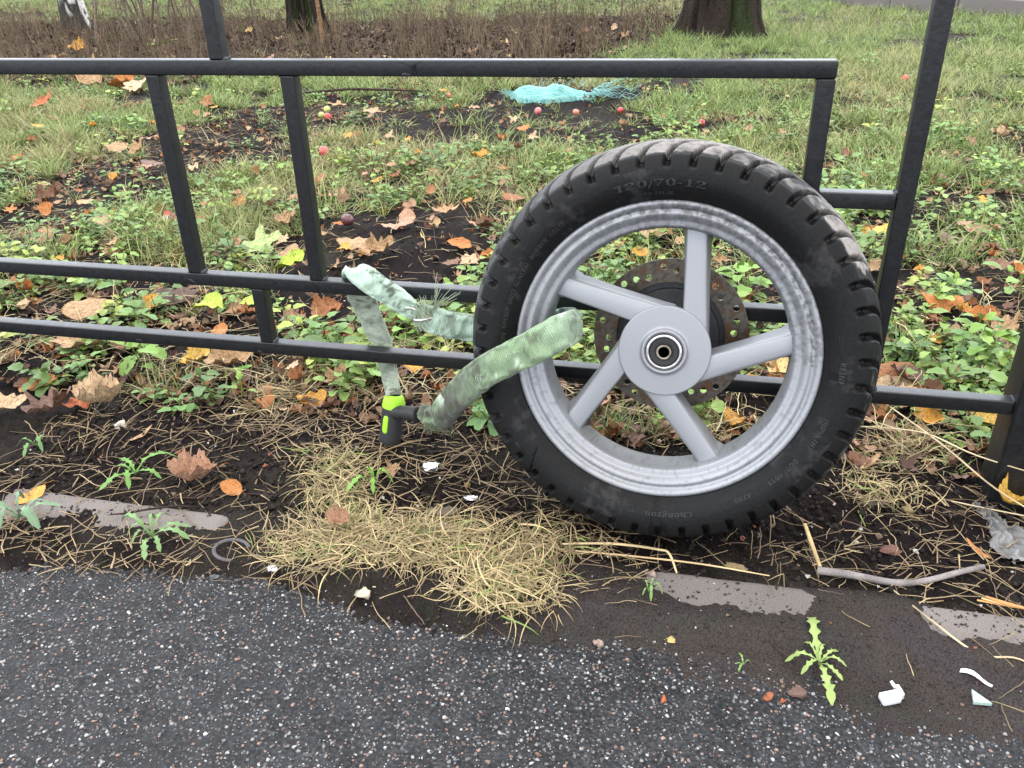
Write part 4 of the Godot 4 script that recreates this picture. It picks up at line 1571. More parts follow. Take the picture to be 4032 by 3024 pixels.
var LEAVES := [
	[-1.0434, -0.9913, 0.0698, 0.012, 2, "orange", "glossy orange-brown oval leaf lying in dead grass below the bottom rail"],
	[-0.9386, -0.9567, 0.0566, 0.010, 2, "red", "orange-red rounded leaf with dark midrib, right of the orange-brown oval leaf"],
	[-0.8886, -0.9470, 0.0756, 0.012, 0, "pale", "pale beige birch leaf just right of the orange-red rounded leaf"],
	[-1.0356, -0.9083, 0.0841, 0.012, 1, "pale", "pale tan oak leaf cut off by the left edge of the photo"],
	[-0.9660, -0.9257, 0.0868, 0.006, 1, "mauve", "dusky mauve-brown oak leaf lying under the orange-red and pale leaves"],
	[-1.1590, -1.2655, 0.0924, 0.020, 2, "tan", "large beige rounded leaf seen between the two lower rails near the left edge"],
	[-1.0594, -1.1288, 0.1237, 0.012, 1, "tan", "largest tan leaf, spreading out below the bottom rail near the left edge"],
	[-1.0477, -1.3127, 0.0641, 0.018, 2, "amber", "amber rounded leaf between the two lower rails, left of yellow-green limp leaf"],
	[-1.0388, -1.3711, 0.0904, 0.015, 0, "dark", "dark brown crumpled leaf behind the middle rail beside the amber rounded leaf"],
	[-0.7618, -1.1154, 0.0781, 0.012, 0, "tan", "tan heart-shaped leaf just below the bottom rail, right of the yellow toothed leaf"],
	[-0.8286, -1.1163, 0.0546, 0.012, 0, "yellow", "yellow toothed leaf just below the bottom rail among round weed leaves"],
	[-0.5757, -1.0381, 0.0498, 0.004, 2, "amber", "single amber leaf lying alone on black soil left of the lock"],
	[-0.6412, -0.8026, 0.0611, 0.002, 0, "pink", "pinkish tan toothed birch leaf lying flat on black soil above the kerb"],
	[-0.7843, -0.8914, 0.0432, 0.003, 3, "tan", "narrow tan leaf strip on soil left of the pinkish birch leaf"],
	[-0.8361, -0.7268, 0.0440, 0.006, 2, "amber", "amber leaf scrap lying on the left end of the bare kerb stone"],
	[-0.5756, -0.7882, 0.0323, 0.004, 0, "orange", "torn orange leaf scrap beside a dark twig above the kerb"],
	[-0.3931, -0.7330, 0.0320, 0.012, 0, "pink", "pinkish brown leaf half buried in the dry straw clump"],
	[-0.3829, -0.8748, 0.0297, 0.004, 4, "tan", "small ragged tan leaf on soil below the lock and left of the foil ball"],
	[-0.7155, -1.7016, 0.0904, 0.010, 1, "tan", "tan oak leaf on soil behind the fold of the green sleeve"],
	[-0.8105, -1.7651, 0.0782, 0.010, 0, "tan", "flat tan leaf behind the fold of the sleeve, left of the oak leaf"],
	[-0.7654, -1.7248, 0.0443, 0.004, 2, "amber", "small orange leaf tucked between two tan leaves behind the sleeve"],
	[-0.5474, -1.3243, 0.0676, 0.010, 1, "rust", "rust brown curled leaf just right of the hanging green sleeve"],
	[-0.7397, -1.4429, 0.0774, 0.008, 1, "tan", "tan leaf below the middle rail between the stub bar and the sleeve"],
	[-0.6915, -1.3491, 0.0811, 0.008, 0, "rust", "rust brown leaf below the middle rail left of the hanging sleeve"],
	[-0.7352, -1.3059, 0.0703, 0.006, 2, "pink", "pinkish leaf close right of the short stub bar between the lower rails"],
	[-0.6270, -1.3069, 0.0469, 0.006, 1, "brown", "dark brown dried leaf touching the left side of the hanging sleeve"],
	[-0.7839, -2.0788, 0.0628, 0.004, 2, "pink", "salmon pink leaf on soil, middle of three in a row right of second bar"],
	[-0.8271, -2.2140, 0.0393, 0.003, 2, "orange", "small salmon leaf on soil, uppermost of three in a row right of second bar"],
	[-0.7561, -1.9993, 0.0662, 0.003, 0, "pink", "pinkish brown leaf on soil, lowest of three in a row right of second bar"],
	[-0.7432, -1.8856, 0.0761, 0.004, 0, "pink", "pinkish tan pointed leaf on black soil above the fold of the sleeve"],
	[-0.6528, -2.0172, 0.0874, 0.012, 1, "tan", "tan oak leaf with rounded lobes among weeds left of the tyre"],
	[-0.5497, -1.7897, 0.0586, 0.008, 0, "orange", "orange leaf lying near the upper left side of the tyre above the sleeve"],
	[-0.4970, -1.6814, 0.0759, 0.010, 1, "pale", "pale tan oak leaf touching the weeds beside the tyre's left side"],
	[-0.4616, -1.7060, 0.0487, 0.012, 2, "orange", "orange leaf whose edge is covered by the tyre's left side"],
	[-0.6591, -1.8415, 0.0305, 0.003, 3, "cream", "tiny cream leaf sliver alone on black soil above the middle rail"],
	[-0.6539, -1.9153, 0.0419, 0.006, 2, "tan", "small upright tan leaf on black soil below the lobed oak leaf"],
	[-0.5574, -1.9607, 0.0448, 0.006, 2, "pink", "small curled pinkish leaf near the left shoulder of the tyre"],
	[-0.5184, -1.9268, 0.0699, 0.005, 0, "brown", "brown leaf lying flat next to the left shoulder of the tyre"],
	[-0.5135, -2.2113, 0.0757, 0.015, 2, "rust", "rust orange leaf cut by the tyre's upper left outline"],
	[-0.5566, -2.2867, 0.0723, 0.012, 1, "dark", "dark brown curled leaf just left of the rust orange leaf by the tyre"],
	[-0.5873, -2.3113, 0.0671, 0.014, 2, "tan", "tan leaf leaning on the dark curled leaf above the tyre's left shoulder"],
	[-0.7083, -2.5586, 0.0708, 0.025, 2, "amber", "amber round leaf among weeds above the tyre's upper left"],
	[-0.8056, -2.8736, 0.0716, 0.030, 4, "pale", "pale tan maple leaf standing among dry stalks above the amber round leaf"],
	[-0.9091, -2.4623, 0.0734, 0.020, 1, "tan", "tan curled leaf among dry stalks between the second bar and the tyre"],
	[-0.9850, -2.1230, 0.0689, 0.006, 1, "brown", "brown leaf under bright weeds just right of the second bar"],
	[-1.0202, -2.1522, 0.0609, 0.006, 2, "pink", "pinkish leaf close against the right side of the second bar"],
	[-1.6989, -1.9727, 0.0694, 0.030, 2, "tan", "tan round leaf standing in the grass left of the first bar"],
	[-1.8763, -2.0404, 0.1054, 0.012, 1, "brown", "dark brown curled leaf in grass left of the tan round leaf"],
	[-1.7833, -1.9116, 0.0565, 0.020, 0, "orange", "bright orange leaf in grass near the left edge of the photo"],
	[-1.2534, -2.0030, 0.0664, 0.020, 0, "orange", "light orange leaf among weeds between the two long bars"],
	[-1.2822, -1.8797, 0.0729, 0.020, 1, "rust", "rust leaf just right of the lower half of the first bar"],
	[-1.0278, -1.8693, 0.0906, 0.018, 1, "tan", "tan oak leaf touching the lower left side of the second bar"],
	[-0.9341, -1.6698, 0.0796, 0.015, 2, "tan", "tan leaf with a pinkish tinge below the oak leaf, left of the second bar's foot"],
	[-1.1056, -1.7197, 0.0634, 0.015, 0, "pink", "pink tan leaf left of the pale crumpled green leaf behind the middle rail"],
	[-1.5710, -1.6302, 0.0755, 0.012, 0, "tan", "tan leaf just above the middle rail near the left edge of the photo"],
	[-1.5121, -1.6570, 0.0633, 0.012, 2, "rust", "rust leaf above the middle rail with a white scrap on its left"],
	[-1.5570, -1.8934, 0.0562, 0.025, 3, "orange", "thin orange leaf strip among grass left of the first bar"],
	[-1.6036, -2.3388, 0.0682, 0.025, 2, "pale", "pale tan leaf touching the right side of the first bar at mid height"],
	[-1.7531, -2.3648, 0.0744, 0.025, 2, "mauve", "mauve brown leaf just left of the first bar at mid height"],
	[-1.9350, -2.5548, 0.0888, 0.030, 1, "tan", "pale brown oak leaf in tall grass left of the first bar"],
	[-2.0490, -2.5948, 0.0956, 0.030, 1, "tan", "lobed tan leaf among grass blades between left edge and first bar"],
	[-2.0678, -2.8123, 0.0789, 0.030, 0, "pink", "pinkish leaf touching the left side of the first bar near its top"],
	[-3.0092, -3.3830, 0.1413, 0.030, 1, "red", "red brown leaf pair in high grass under the top rail on the left"],
	[-2.5804, -2.8366, 0.0576, 0.040, 0, "amber", "small amber leaf in high grass below the red brown leaf pair"],
	[-3.3510, -4.1589, 0.2827, 0.020, 1, "tan", "big tan leaf just under the top rail on the left, beyond the grass"],
	[-3.0693, -4.0393, 0.1581, 0.020, 2, "orange", "orange brown leaf just under the top rail, left of the first bar"],
	[-2.9398, -3.9824, 0.1975, 0.020, 1, "pale", "pale curled leaf just under the top rail touching the first bar"],
	[-2.2886, -3.5592, 0.1164, 0.020, 1, "rust", "rust brown leaf at the foot of a pale dead stalk right of the first bar"],
	[-1.5075, -3.3012, 0.0956, 0.040, 4, "tan", "tan maple leaf lying in the grass right of the second bar's upper half"],
	[-1.3413, -3.2359, 0.1187, 0.030, 1, "tan", "faded tan oak leaf in grass right of the tan maple leaf"],
	[-1.2646, -3.9874, 0.0471, 0.020, 2, "amber", "tiny amber leaf on bare soil left of the turquoise sack"],
	[0.6239, -2.0747, 0.0891, 0.020, 0, "pink", "pinkish tan heart-shaped leaf in weeds right of the tall bar"],
	[0.5969, -1.7834, 0.0857, 0.012, 1, "brown", "brown crumpled leaf among stalks close to the right edge"],
	[0.6409, -1.7767, 0.0516, 0.012, 2, "orange", "orange leaf cut by the right edge among pale stalks"],
	[0.4481, -1.5667, 0.0841, 0.012, 1, "orange", "large orange tan torn leaf right of the tall bar at tyre height"],
	[0.4977, -1.5055, 0.0590, 0.012, 2, "orange", "orange upright leaf right of the large torn leaf"],
	[0.5288, -1.4666, 0.0872, 0.010, 1, "tan", "wide tan leaf among weeds below the brown crumpled leaf"],
	[0.5165, -1.3980, 0.0739, 0.010, 0, "pink", "pinkish leaf under weed leaves near the right edge above the bottom rail"],
	[0.5633, -2.0038, 0.0591, 0.015, 0, "mauve", "mauve leaf left of the heart-shaped leaf, right of the tall bar"],
	[0.5039, -1.3327, 0.0596, 0.010, 0, "pale", "pale pink leaf close above the bottom rail at the right edge"],
	[0.4153, -2.0638, 0.0569, 0.030, 0, "yellow", "pale yellow leaf seen in the gap between short rail, tall bar and tyre"],
	[0.3708, -1.8142, 0.0579, 0.015, 1, "tan", "tan curled leaf just left of the tall bar beside the tyre"],
	[0.4034, -1.2649, 0.0762, 0.008, 1, "tan", "tan brown leaf lying right behind the bottom rail at right"],
	[0.3385, -1.2693, 0.0575, 0.008, 0, "mauve", "purplish brown leaf behind the bottom rail, right of the tyre"],
	[0.3178, -1.2525, 0.0657, 0.004, 2, "pale", "pale narrow leaf lying along the back of the bottom rail by the tyre"],
	[0.3215, -1.2880, 0.0688, 0.012, 2, "rust", "rust orange leaf touching the tyre's right side above the bottom rail"],
	[0.3465, -1.1674, 0.0423, 0.006, 2, "amber", "amber leaf with a stalk just below the bottom rail right of the tyre"],
	[0.4312, -1.1587, 0.0685, 0.008, 2, "yellow", "bright orange-yellow leaf under the bottom rail beside the end post"],
	[0.4057, -0.9447, 0.0534, 0.012, 0, "yellow", "bright yellow leaf at the right edge in front of the end post"],
	[0.2461, -1.0518, 0.0309, 0.006, 0, "pink", "small tan leaf against the tyre's lower right side"],
	[-0.1104, -1.9238, 0.0825, 0.020, 1, "pale", "pale oak leaf seen through the wheel left of the upright spoke"],
	[-0.1303, -1.8287, 0.0502, 0.015, 2, "amber", "amber leaf seen through the wheel below the pale oak leaf"],
	[0.1276, -1.2543, 0.0782, 0.010, 2, "cream", "broad cream leaf seen through the wheel below the right spoke"],
	[-0.2137, -1.7198, 0.0410, 0.012, 0, "brown", "brown leaf seen through the wheel above the left spoke"],
	[-0.0290, -1.0525, 0.0318, 0.004, 0, "pink", "pinkish leaf on soil seen through the wheel beside the lower spoke"],
	[0.3425, -0.8478, 0.0343, 0.003, 3, "orange", "narrow orange brown leaf on bare soil above the bent stick's tip"],
	[0.2484, -1.0084, 0.0495, 0.006, 3, "tan", "long tan leaf strip on soil just below the tyre's right side"],
	[-4.0297, -5.9383, 0.1515, 0.030, 0, "lime", "large lime green leaf in the brown litter above the top rail"],
	[-4.1174, -5.8457, 0.0799, 0.030, 2, "lime", "small lime green leaf left of the large lime one above the top rail"],
	[-5.5886, -7.8552, 0.1554, 0.030, 2, "mint", "pale green leaf among the shrub stems above the top rail"],
	[-4.5809, -5.6391, 0.1624, 0.030, 0, "amber", "amber leaf in the litter above the top rail, below the birch"],
	[-1.0033, -1.6717, 0.1199, 0.030, 4, "mint", "pale green crumpled cabbage-like leaf behind the middle rail between the bars"],
	[-0.9178, -1.3051, 0.0738, 0.030, 0, "lime", "yellow-green limp leaf with dark tip between the two lower rails"],
	[-0.8626, -1.5478, 0.0835, 0.020, 2, "lime", "long lime green leaf resting against the foot of the second bar"],
	[-0.8693, -1.3714, 0.0494, 0.020, 2, "lime", "lime green oval leaf just left of the short stub bar"],
]


var ODDMENTS := [
	["pebble", "stone", -0.3292, -0.6400, 0.0095, 0.0058, 0.0064, Color(0.500, 0.430, 0.310), "a", "cream angular stone lying on the asphalt in front of the dry straw clump"],
	["pebble", "stone", -0.0682, -0.6253, 0.0054, 0.0042, 0.0049, Color(0.300, 0.220, 0.180), "a", "pinkish brown pebble on the muddy asphalt below the straw clump's right end"],
	["pebble", "stone", 0.1003, -0.5912, 0.0048, 0.0031, 0.0039, Color(0.260, 0.095, 0.050), "a", "small brick red pebble, left of the flat brown pebble on the mud"],
	["pebble", "stone", 0.1267, -0.6011, 0.0093, 0.0032, 0.0054, Color(0.130, 0.085, 0.070), "r", "flat brown pebble between the red pebble and the dandelion on the mud"],
	["pebble", "stone", 0.1129, -0.5893, 0.0029, 0.0022, 0.0024, Color(0.300, 0.100, 0.050), "a", "tiny red pebble under the flat brown pebble"],
	["pebble", "stone", 0.0033, -0.5679, 0.0033, 0.0021, 0.0024, Color(0.400, 0.110, 0.050), "a", "lone orange red chip on the asphalt, lower edge of the mud"],
	["pebble", "stone", -0.0204, -0.7315, 0.0043, 0.0035, 0.0037, Color(0.340, 0.250, 0.210), "r", "small pinkish round pebble on the left end of the muddy kerb"],
	["pebble", "stone", 0.0719, -0.7690, 0.0127, 0.0039, 0.0050, Color(0.220, 0.165, 0.090), "r", "ochre flat stone in the soil gap right below the tyre"],
	["pebble", "stone", 0.2449, -0.8279, 0.0118, 0.0047, 0.0065, Color(0.160, 0.085, 0.070), "r", "reddish brown stone on the soil above the middle of the bent stick"],
	["pebble", "stone", 0.2789, -0.9158, 0.0063, 0.0044, 0.0051, Color(0.250, 0.190, 0.100), "a", "small ochre stone on bare soil between tyre and end post"],
	["pebble", "stone", 0.2406, -0.9241, 0.0133, 0.0051, 0.0070, Color(0.070, 0.055, 0.050), "r", "dark brown stone half sunk in bare soil right of the tyre"],
	["pebble", "stone", -0.2805, -0.7996, 0.0176, 0.0070, 0.0094, Color(0.130, 0.105, 0.075), "a", "brown flat broken stone behind the straw clump, a white scrap on its left"],
	["pebble", "stone", -0.2740, -0.8636, 0.0043, 0.0031, 0.0037, Color(0.220, 0.150, 0.070), "r", "little ochre pebble on wet soil left of the tyre bottom"],
	["pebble", "stone", -0.1224, -0.7590, 0.0055, 0.0033, 0.0041, Color(0.240, 0.210, 0.170), "r", "pale brown pebble at the right tip of the dry straw"],
	["pebble", "stone", -0.5180, -0.6416, 0.0052, 0.0029, 0.0035, Color(0.110, 0.110, 0.115), "a", "blue grey pebble at the asphalt's edge under the curled rubber strip"],
	["pebble", "stone", 0.0800, -0.8232, 0.0035, 0.0026, 0.0029, Color(0.300, 0.130, 0.100), "r", "tiny pink pebble on soil directly below the tyre's lowest point"],
	["paper_scrap", "paper scrap", 0.0055, -0.6461, 0.0075, 0.0008, 0.0050, Color(0.380, 0.300, 0.120), "a", "flat yellowish crumb of paper on the mud left of the dandelion"],
	["foil_ball", "foil", -0.3356, -0.8943, 0.0101, 0.0063, 0.0076, Color(0.750, 0.760, 0.780), "f", "crumpled silver foil ball on soil between lock and tyre"],
	["foil_ball", "foil", -0.2819, -0.7783, 0.0075, 0.0046, 0.0052, Color(0.750, 0.760, 0.780), "f", "small crumpled silver foil scrap in front of the brown flat stone"],
	["foil_ball", "foil", -0.2617, -0.8374, 0.0084, 0.0030, 0.0042, Color(0.800, 0.800, 0.780), "f", "flat white foil scrap on wet soil left of the tyre bottom"],
	["foil_ball", "foil", -0.4516, -0.6588, 0.0068, 0.0039, 0.0045, Color(0.800, 0.800, 0.800), "f", "white crumpled scrap on the asphalt edge left of the straw clump"],
	["foil_ball", "foil", -0.4653, -1.4630, 0.0275, 0.0092, 0.0138, Color(0.700, 0.700, 0.720), "f", "silver foil wrapper lying behind the middle rail between sleeve and tyre"],
	["shell_piece", "shell", -0.8364, -0.9144, 0.0115, 0.0046, 0.0085, Color(0.550, 0.500, 0.440), "a", "broken pale snail shell on soil under the tan leaf strip"],
	["apple", "crab apple", -1.2157, -3.9120, 0.0149, 0.0137, 0.0149, Color(0.450, 0.040, 0.040), "s", "red crab apple on bare soil left of the turquoise sack"],
	["apple", "crab apple", -1.5281, -3.2354, 0.0161, 0.0141, 0.0151, Color(0.400, 0.050, 0.050), "s", "red crab apple beside two yellow-green ones right of the second bar"],
	["apple", "crab apple", -1.6027, -3.3933, 0.0158, 0.0137, 0.0147, Color(0.420, 0.450, 0.120), "s", "yellow-green crab apple behind the red one right of the second bar"],
	["apple", "crab apple", -1.5864, -3.3004, 0.0133, 0.0123, 0.0133, Color(0.400, 0.440, 0.120), "s", "yellow-green crab apple touching the second bar's right side"],
	["apple", "crab apple", -1.3112, -2.7084, 0.0187, 0.0170, 0.0187, Color(0.450, 0.050, 0.060), "s", "bright red crab apple close right of the second bar at mid height"],
	["apple", "crab apple", -0.7058, -3.5128, 0.0161, 0.0141, 0.0161, Color(0.400, 0.120, 0.110), "s", "pinkish red crab apple on bare soil under the turquoise sack's left half"],
	["apple", "crab apple", -0.5451, -3.5159, 0.0140, 0.0120, 0.0140, Color(0.450, 0.160, 0.100), "s", "orange red crab apple on bare soil under the turquoise sack's middle"],
	["apple", "crab apple", -0.0293, -3.2659, 0.0129, 0.0110, 0.0129, Color(0.450, 0.060, 0.060), "s", "red crab apple in weeds just above the top of the tyre"],
	["apple", "crab apple", 0.8906, -4.4554, 0.0177, 0.0165, 0.0177, Color(0.550, 0.040, 0.030), "s", "bright red crab apple alone in the lawn left of the tall bar"],
	["apple", "crab apple", -0.3770, -3.6702, 0.0145, 0.0124, 0.0134, Color(0.420, 0.050, 0.050), "s", "red crab apple at the right end of the bare soil by the sack"],
	["apple", "crab apple", -0.8717, -1.8831, 0.0168, 0.0144, 0.0156, Color(0.090, 0.028, 0.030), "s", "shrivelled dark red crab apple on soil right of the second bar's foot"],
	["apple", "crab apple", -1.3697, -1.8867, 0.0174, 0.0147, 0.0160, Color(0.200, 0.030, 0.045), "s", "dark red crab apple right of the red and white carton scrap"],
	["apple", "crab apple", -1.5866, -1.8938, 0.0169, 0.0127, 0.0141, Color(0.170, 0.030, 0.030), "s", "dark red crab apple in weeds left of the carton scrap"],
]


var CLUMPS := [
	[-0.480, -0.887],
	[-0.449, -0.847],
	[-0.462, -0.822],
	[-0.424, -0.803],
	[-0.417, -0.774],
	[-0.424, -0.726],
	[-0.381, -0.725],
	[-0.439, -0.705],
	[-0.356, -0.753],
	[-0.334, -0.776],
	[-0.331, -0.717],
	[-0.301, -0.732],
	[-0.269, -0.742],
	[-0.246, -0.765],
	[-0.213, -0.727],
	[-0.186, -0.704],
	[-0.170, -0.673],
	[-0.160, -0.713],
	[-0.151, -0.748],
	[-0.134, -0.778],
	[-0.148, -0.681],
	[-0.196, -0.683],
	[-0.360, -0.703],
	[-0.395, -0.700],
	[-0.276, -0.711],
	[-0.660, -1.095],
	[-0.648, -1.040],
	[0.258, -0.981],
	[0.241, -0.941],
	[0.306, -1.077],
	[0.323, -1.068],
	[0.016, -1.062],
	[0.055, -1.110],
	[0.001, -1.107],
]


func ground(x: float, z: float) -> Vector3:
	var y := soil_y(x, z)
	if z > edge_z(x):
		y = maxf(y, -0.0048)
	if z > -0.742 and z < -0.669:
		y = maxf(y, 0.0058)
	return Vector3(x, y, z)


func make_small_things() -> void:
	var k := 0
	for q in ODDMENTS:
		k += 1
		var size := Vector3(q[4], q[5], q[6])
		var kind: String = q[8]
		var m: Material = M.stone
		var mesh: ArrayMesh
		if kind == "f":
			mesh = lump(size, k, 0.42, 12, 16)
			m = M.foil
		elif kind == "s":
			mesh = lump(size, k, 0.06, 12, 16, q[7])
			m = M.shiny
		elif kind == "r":
			mesh = lump(size, k, 0.28, 10, 14, q[7])
		else:
			mesh = lump(size, k, 0.75, 5, 7, q[7])
		var o: Node3D
		if q[0] == "apple":
			o = thing("crab_apple", Vector3.ZERO, q[9], q[1], "crab apples scattered on the ground")
			part("flesh", mesh, m, o)
			var sb := MB.new()
			tube(sb, [Vector3(0, size.y * 0.85, 0), Vector3(0.15 * size.x, size.y * 1.3, 0.1 * size.x), Vector3(0.5 * size.x, size.y * 1.7, 0.2 * size.x)], [size.x * 0.06, size.x * 0.05, size.x * 0.05], 5, Color(0.09, 0.06, 0.03))
			part("stalk", sb.done(), M.dry, o)
			o.rotation = Vector3(rng.randf_range(-1, 1), rng.randf() * TAU, rng.randf_range(-1, 1))
		else:
			o = part(q[0], mesh, m)
			o.rotation.y = rng.randf() * TAU if size.x < size.z * 1.4 else rng.randf_range(-0.2, 0.2)
			tag(o, q[9], q[1], "loose pebbles along the pavement" if q[0] == "pebble" else "")
		o.position = ground(q[2], q[3]) + Vector3(0, size.y * (0.55 if q[0] != "apple" else 0.8), 0)
		if q[0] == "apple" and q[3] < -1.5:
			o.position.y += 0.012
	# bent stick
	var b := MB.new()
	var pts := []
	var rad := []
	var from := Vector3(0.1600, 0.010, -0.7735)
	for j in 22:
		var t := j / 21.0
		var x := lerpf(0.160, 0.340, t)
		pts.append(Vector3(x, 0.008 + 0.003 * sin(t * 9.0), lerpf(-0.7735, -0.814, t * t) + 0.010 * sin(t * PI)) - from)
		rad.append(lerpf(0.0046, 0.0030, t) * (1.0 + 0.12 * noise.get_noise_2d(t * 900.0, 2.0)))
	tube(b, pts, rad, 12, Color(0.24, 0.215, 0.205))
	for j in b.v.size():
		var g := 0.85 + 0.6 * noise.get_noise_3dv(b.v[j] * 900.0)
		b.c[j] = Color(0.25 * g, 0.222 * g, 0.212 * g)
	var stick := part("bent_stick", b.done(), M.stone)
	stick.position = from
	tag(stick, "grey bent stick lying on the soil between kerb and tyre", "stick")
	# split yellow straw standing up from the stick's thick end
	stalk([Vector3(0.1480, 0.028, -0.8310), Vector3(0.1540, 0.022, -0.805), Vector3(0.1622, 0.012, -0.7757)], [0.0022, 0.0026, 0.0022], Color(0.52, 0.38, 0.19), "split yellow straw leaning on the thick end of the bent stick")
	stalk([Vector3(-0.128, 0.014, -0.757), Vector3(-0.07, 0.013, -0.770), Vector3(-0.017, 0.012, -0.771), Vector3(-0.004, 0.013, -0.764), Vector3(0.006, 0.005, -0.742)], [0.0014, 0.0022, 0.0020, 0.0016, 0.0011], Color(0.50, 0.38, 0.21), "thick pale straw with a bent tip lying below the tyre, upper of two")
	stalk([Vector3(-0.13, 0.012, -0.749), Vector3(-0.05, 0.012, -0.753), Vector3(0.03, 0.010, -0.757), Vector3(0.107, 0.008, -0.754)], [0.0011, 0.0015, 0.0014, 0.0009], Color(0.48, 0.35, 0.19), "long straight pale straw lying below the tyre, lower of two")
	stalk([Vector3(0.278, 0.012, -1.21), Vector3(0.33, 0.045, -1.02), Vector3(0.375, 0.040, -0.93), Vector3(0.43, 0.028, -0.885)], [0.0010, 0.0016, 0.0014, 0.0010], Color(0.48, 0.37, 0.22), "long pale straw arching across the foot of the end post, lower of two")
	stalk([Vector3(0.25, 0.014, -1.10), Vector3(0.31, 0.052, -1.03), Vector3(0.36, 0.060, -0.97), Vector3(0.44, 0.062, -0.925)], [0.0010, 0.0015, 0.0013, 0.0009], Color(0.50, 0.40, 0.25), "long pale straw arching across the end post above the other one")
	stalk([Vector3(0.335, 0.006, -0.944), Vector3(0.37, 0.010, -0.93), Vector3(0.43, 0.022, -0.90)], [0.0010, 0.0013, 0.0010], Color(0.50, 0.40, 0.25), "short pale straw pointing at the yellow leaf by the end post")
	stalk([Vector3(-0.325, 0.006, -0.652), Vector3(-0.27, 0.003, -0.662), Vector3(-0.20, 0.002, -0.668), Vector3(-0.145, 0.003, -0.678)], [0.0009, 0.0012, 0.0010, 0.0007], Color(0.46, 0.35, 0.21), "thin straw lying on the asphalt right of the cream stone")
	stalk([Vector3(0.235, 0.006, -0.762), Vector3(0.265, 0.010, -0.715), Vector3(0.30, 0.012, -0.672), Vector3(0.335, 0.016, -0.668), Vector3(0.37, 0.010, -0.645)], [0.0009, 0.0014, 0.0014, 0.0012, 0.0010], Color(0.42, 0.33, 0.20), "crooked pale straw crossing the muddy kerb right of the dandelion")
	for q in [[Vector3(-0.649, 0.004, -0.763), Vector3(-0.58, 0.006, -0.781), Vector3(-0.52, 0.006, -0.79), 0.0018, "dark thin twig on black soil just above the bare kerb"], [Vector3(-0.70, 0.013, -0.705), Vector3(-0.66, 0.014, -0.722), Vector3(-0.60, 0.011, -0.745), 0.0015, "dark thin twig lying across the bare kerb stone"], [Vector3(-2.0, 0.03, -3.86), Vector3(-1.7, 0.05, -3.90), Vector3(-1.35, 0.04, -3.92), 0.006, "long dark twig under the top rail between the two long bars"], [Vector3(0.105, 0.003, -0.66), Vector3(0.115, 0.004, -0.645), Vector3(0.13, 0.003, -0.625), 0.0012, "short black twig on the mud left of the dandelion"]]:
		var tb := MB.new()
		var mid: Vector3 = q[1]
		tube(tb, [q[0] - mid, (q[0] + q[1]) * 0.5 - mid + Vector3(0, 0.001, 0.004), Vector3.ZERO, (q[1] + q[2]) * 0.5 - mid + Vector3(0, 0, -0.004), q[2] - mid], [q[3] * 0.6, q[3], q[3], q[3] * 0.9, q[3] * 0.5], 7, Color(0.05, 0.035, 0.028))
		var o := part("twig", tb.done(), M.bark)
		o.position = mid
		tag(o, q[4], "twig")
	# curled strip of rubber at the asphalt's edge
	b = MB.new()
	pts = []
	rad = []
	for j in 26:
		var a := lerpf(0.5, 5.1, j / 25.0)
		pts.append(Vector3(0.021 * cos(a), 0.004 + 0.003 * sin(a * 0.7), -0.013 * sin(a) * 1.25))
		rad.append(0.0024)
	tube(b, pts, rad, 8, Color(0.085, 0.078, 0.075), 0.7)
	var strip := part("rubber_strip", b.done(), M.rubber)
	strip.position = ground(-0.507, -0.668)
	tag(strip, "curled grey rubber strip lying at the asphalt's edge left of the straw", "rubber strip")
	# white plastic part: a block with a pin and a flange
	var pl := thing("plastic_fitting", ground(0.2108, -0.6094), "white translucent plastic fitting lying on the mud right of the dandelion", "plastic fitting")
	b = MB.new()
	bevel_box(b, Vector3(-0.009, 0, -0.005), Vector3(0.009, 0.008, 0.006), 0.0012, Color(0.62, 0.64, 0.66))
	part("block", b.done(), M.shiny, pl)
	b = MB.new()
	bevel_box(b, Vector3(0.0094, 0.0005, -0.009), Vector3(0.013, 0.009, 0.003), 0.001, Color(0.55, 0.52, 0.48))
	part("flange", b.done(), M.shiny, pl)
	b = MB.new()
	tube(b, [Vector3(0.010, 0.004, -0.008), Vector3(0.009, 0.005, -0.015)], [0.002, 0.0016], 8, Color(0.5, 0.47, 0.42))
	part("pin", b.done(), M.shiny, pl)
	pl.rotation = Vector3(0.1, 0.35, 0.12)
	# glass shard
	b = MB.new()
	var tri := [Vector3(-0.006, 0.0045, -0.008), Vector3(0.0085, 0.0035, 0.005), Vector3(-0.0075, 0.0035, 0.0065)]
	b.fan(tri)
	var low := []
	for q in tri:
		low.append(q - Vector3(0, 0.0035, 0))
	low.reverse()
	b.fan(low)
	for j in 3:
		b.fan([tri[j], tri[j] - Vector3(0, 0.0035, 0), tri[(j + 1) % 3] - Vector3(0, 0.0035, 0), tri[(j + 1) % 3]])
	var g := mat(lin(0.30, 0.40, 0.36), 0.12)
	var shard := part("glass_shard", b.done(), g)
	shard.position = ground(0.2924, -0.624) + Vector3(0, 0.001, 0)
	tag(shard, "greenish triangular glass shard on the mud near the right edge", "glass shard")
	# torn white plastic strip
	b = MB.new()
	pts = []
	for j in 12:
		var t := j / 11.0
		var w := 0.0032 * (1.0 - 0.5 * t) * (1.0 + 0.25 * noise.get_noise_2d(t * 800.0, 1.0))
		var c := Vector3(lerpf(-0.013, 0.013, t), 0.003 + 0.003 * sin(t * 5.0), lerpf(-0.006, 0.006, t))
		b.p(c + Vector3(0.4, 0.2, -0.9) * w, Color(0.66, 0.65, 0.62))
		b.p(c + Vector3(0, 0.5, 0) * w, Color(0.7, 0.69, 0.66))
		b.p(c + Vector3(-0.4, 0, 0.9) * w, Color(0.6, 0.59, 0.57))
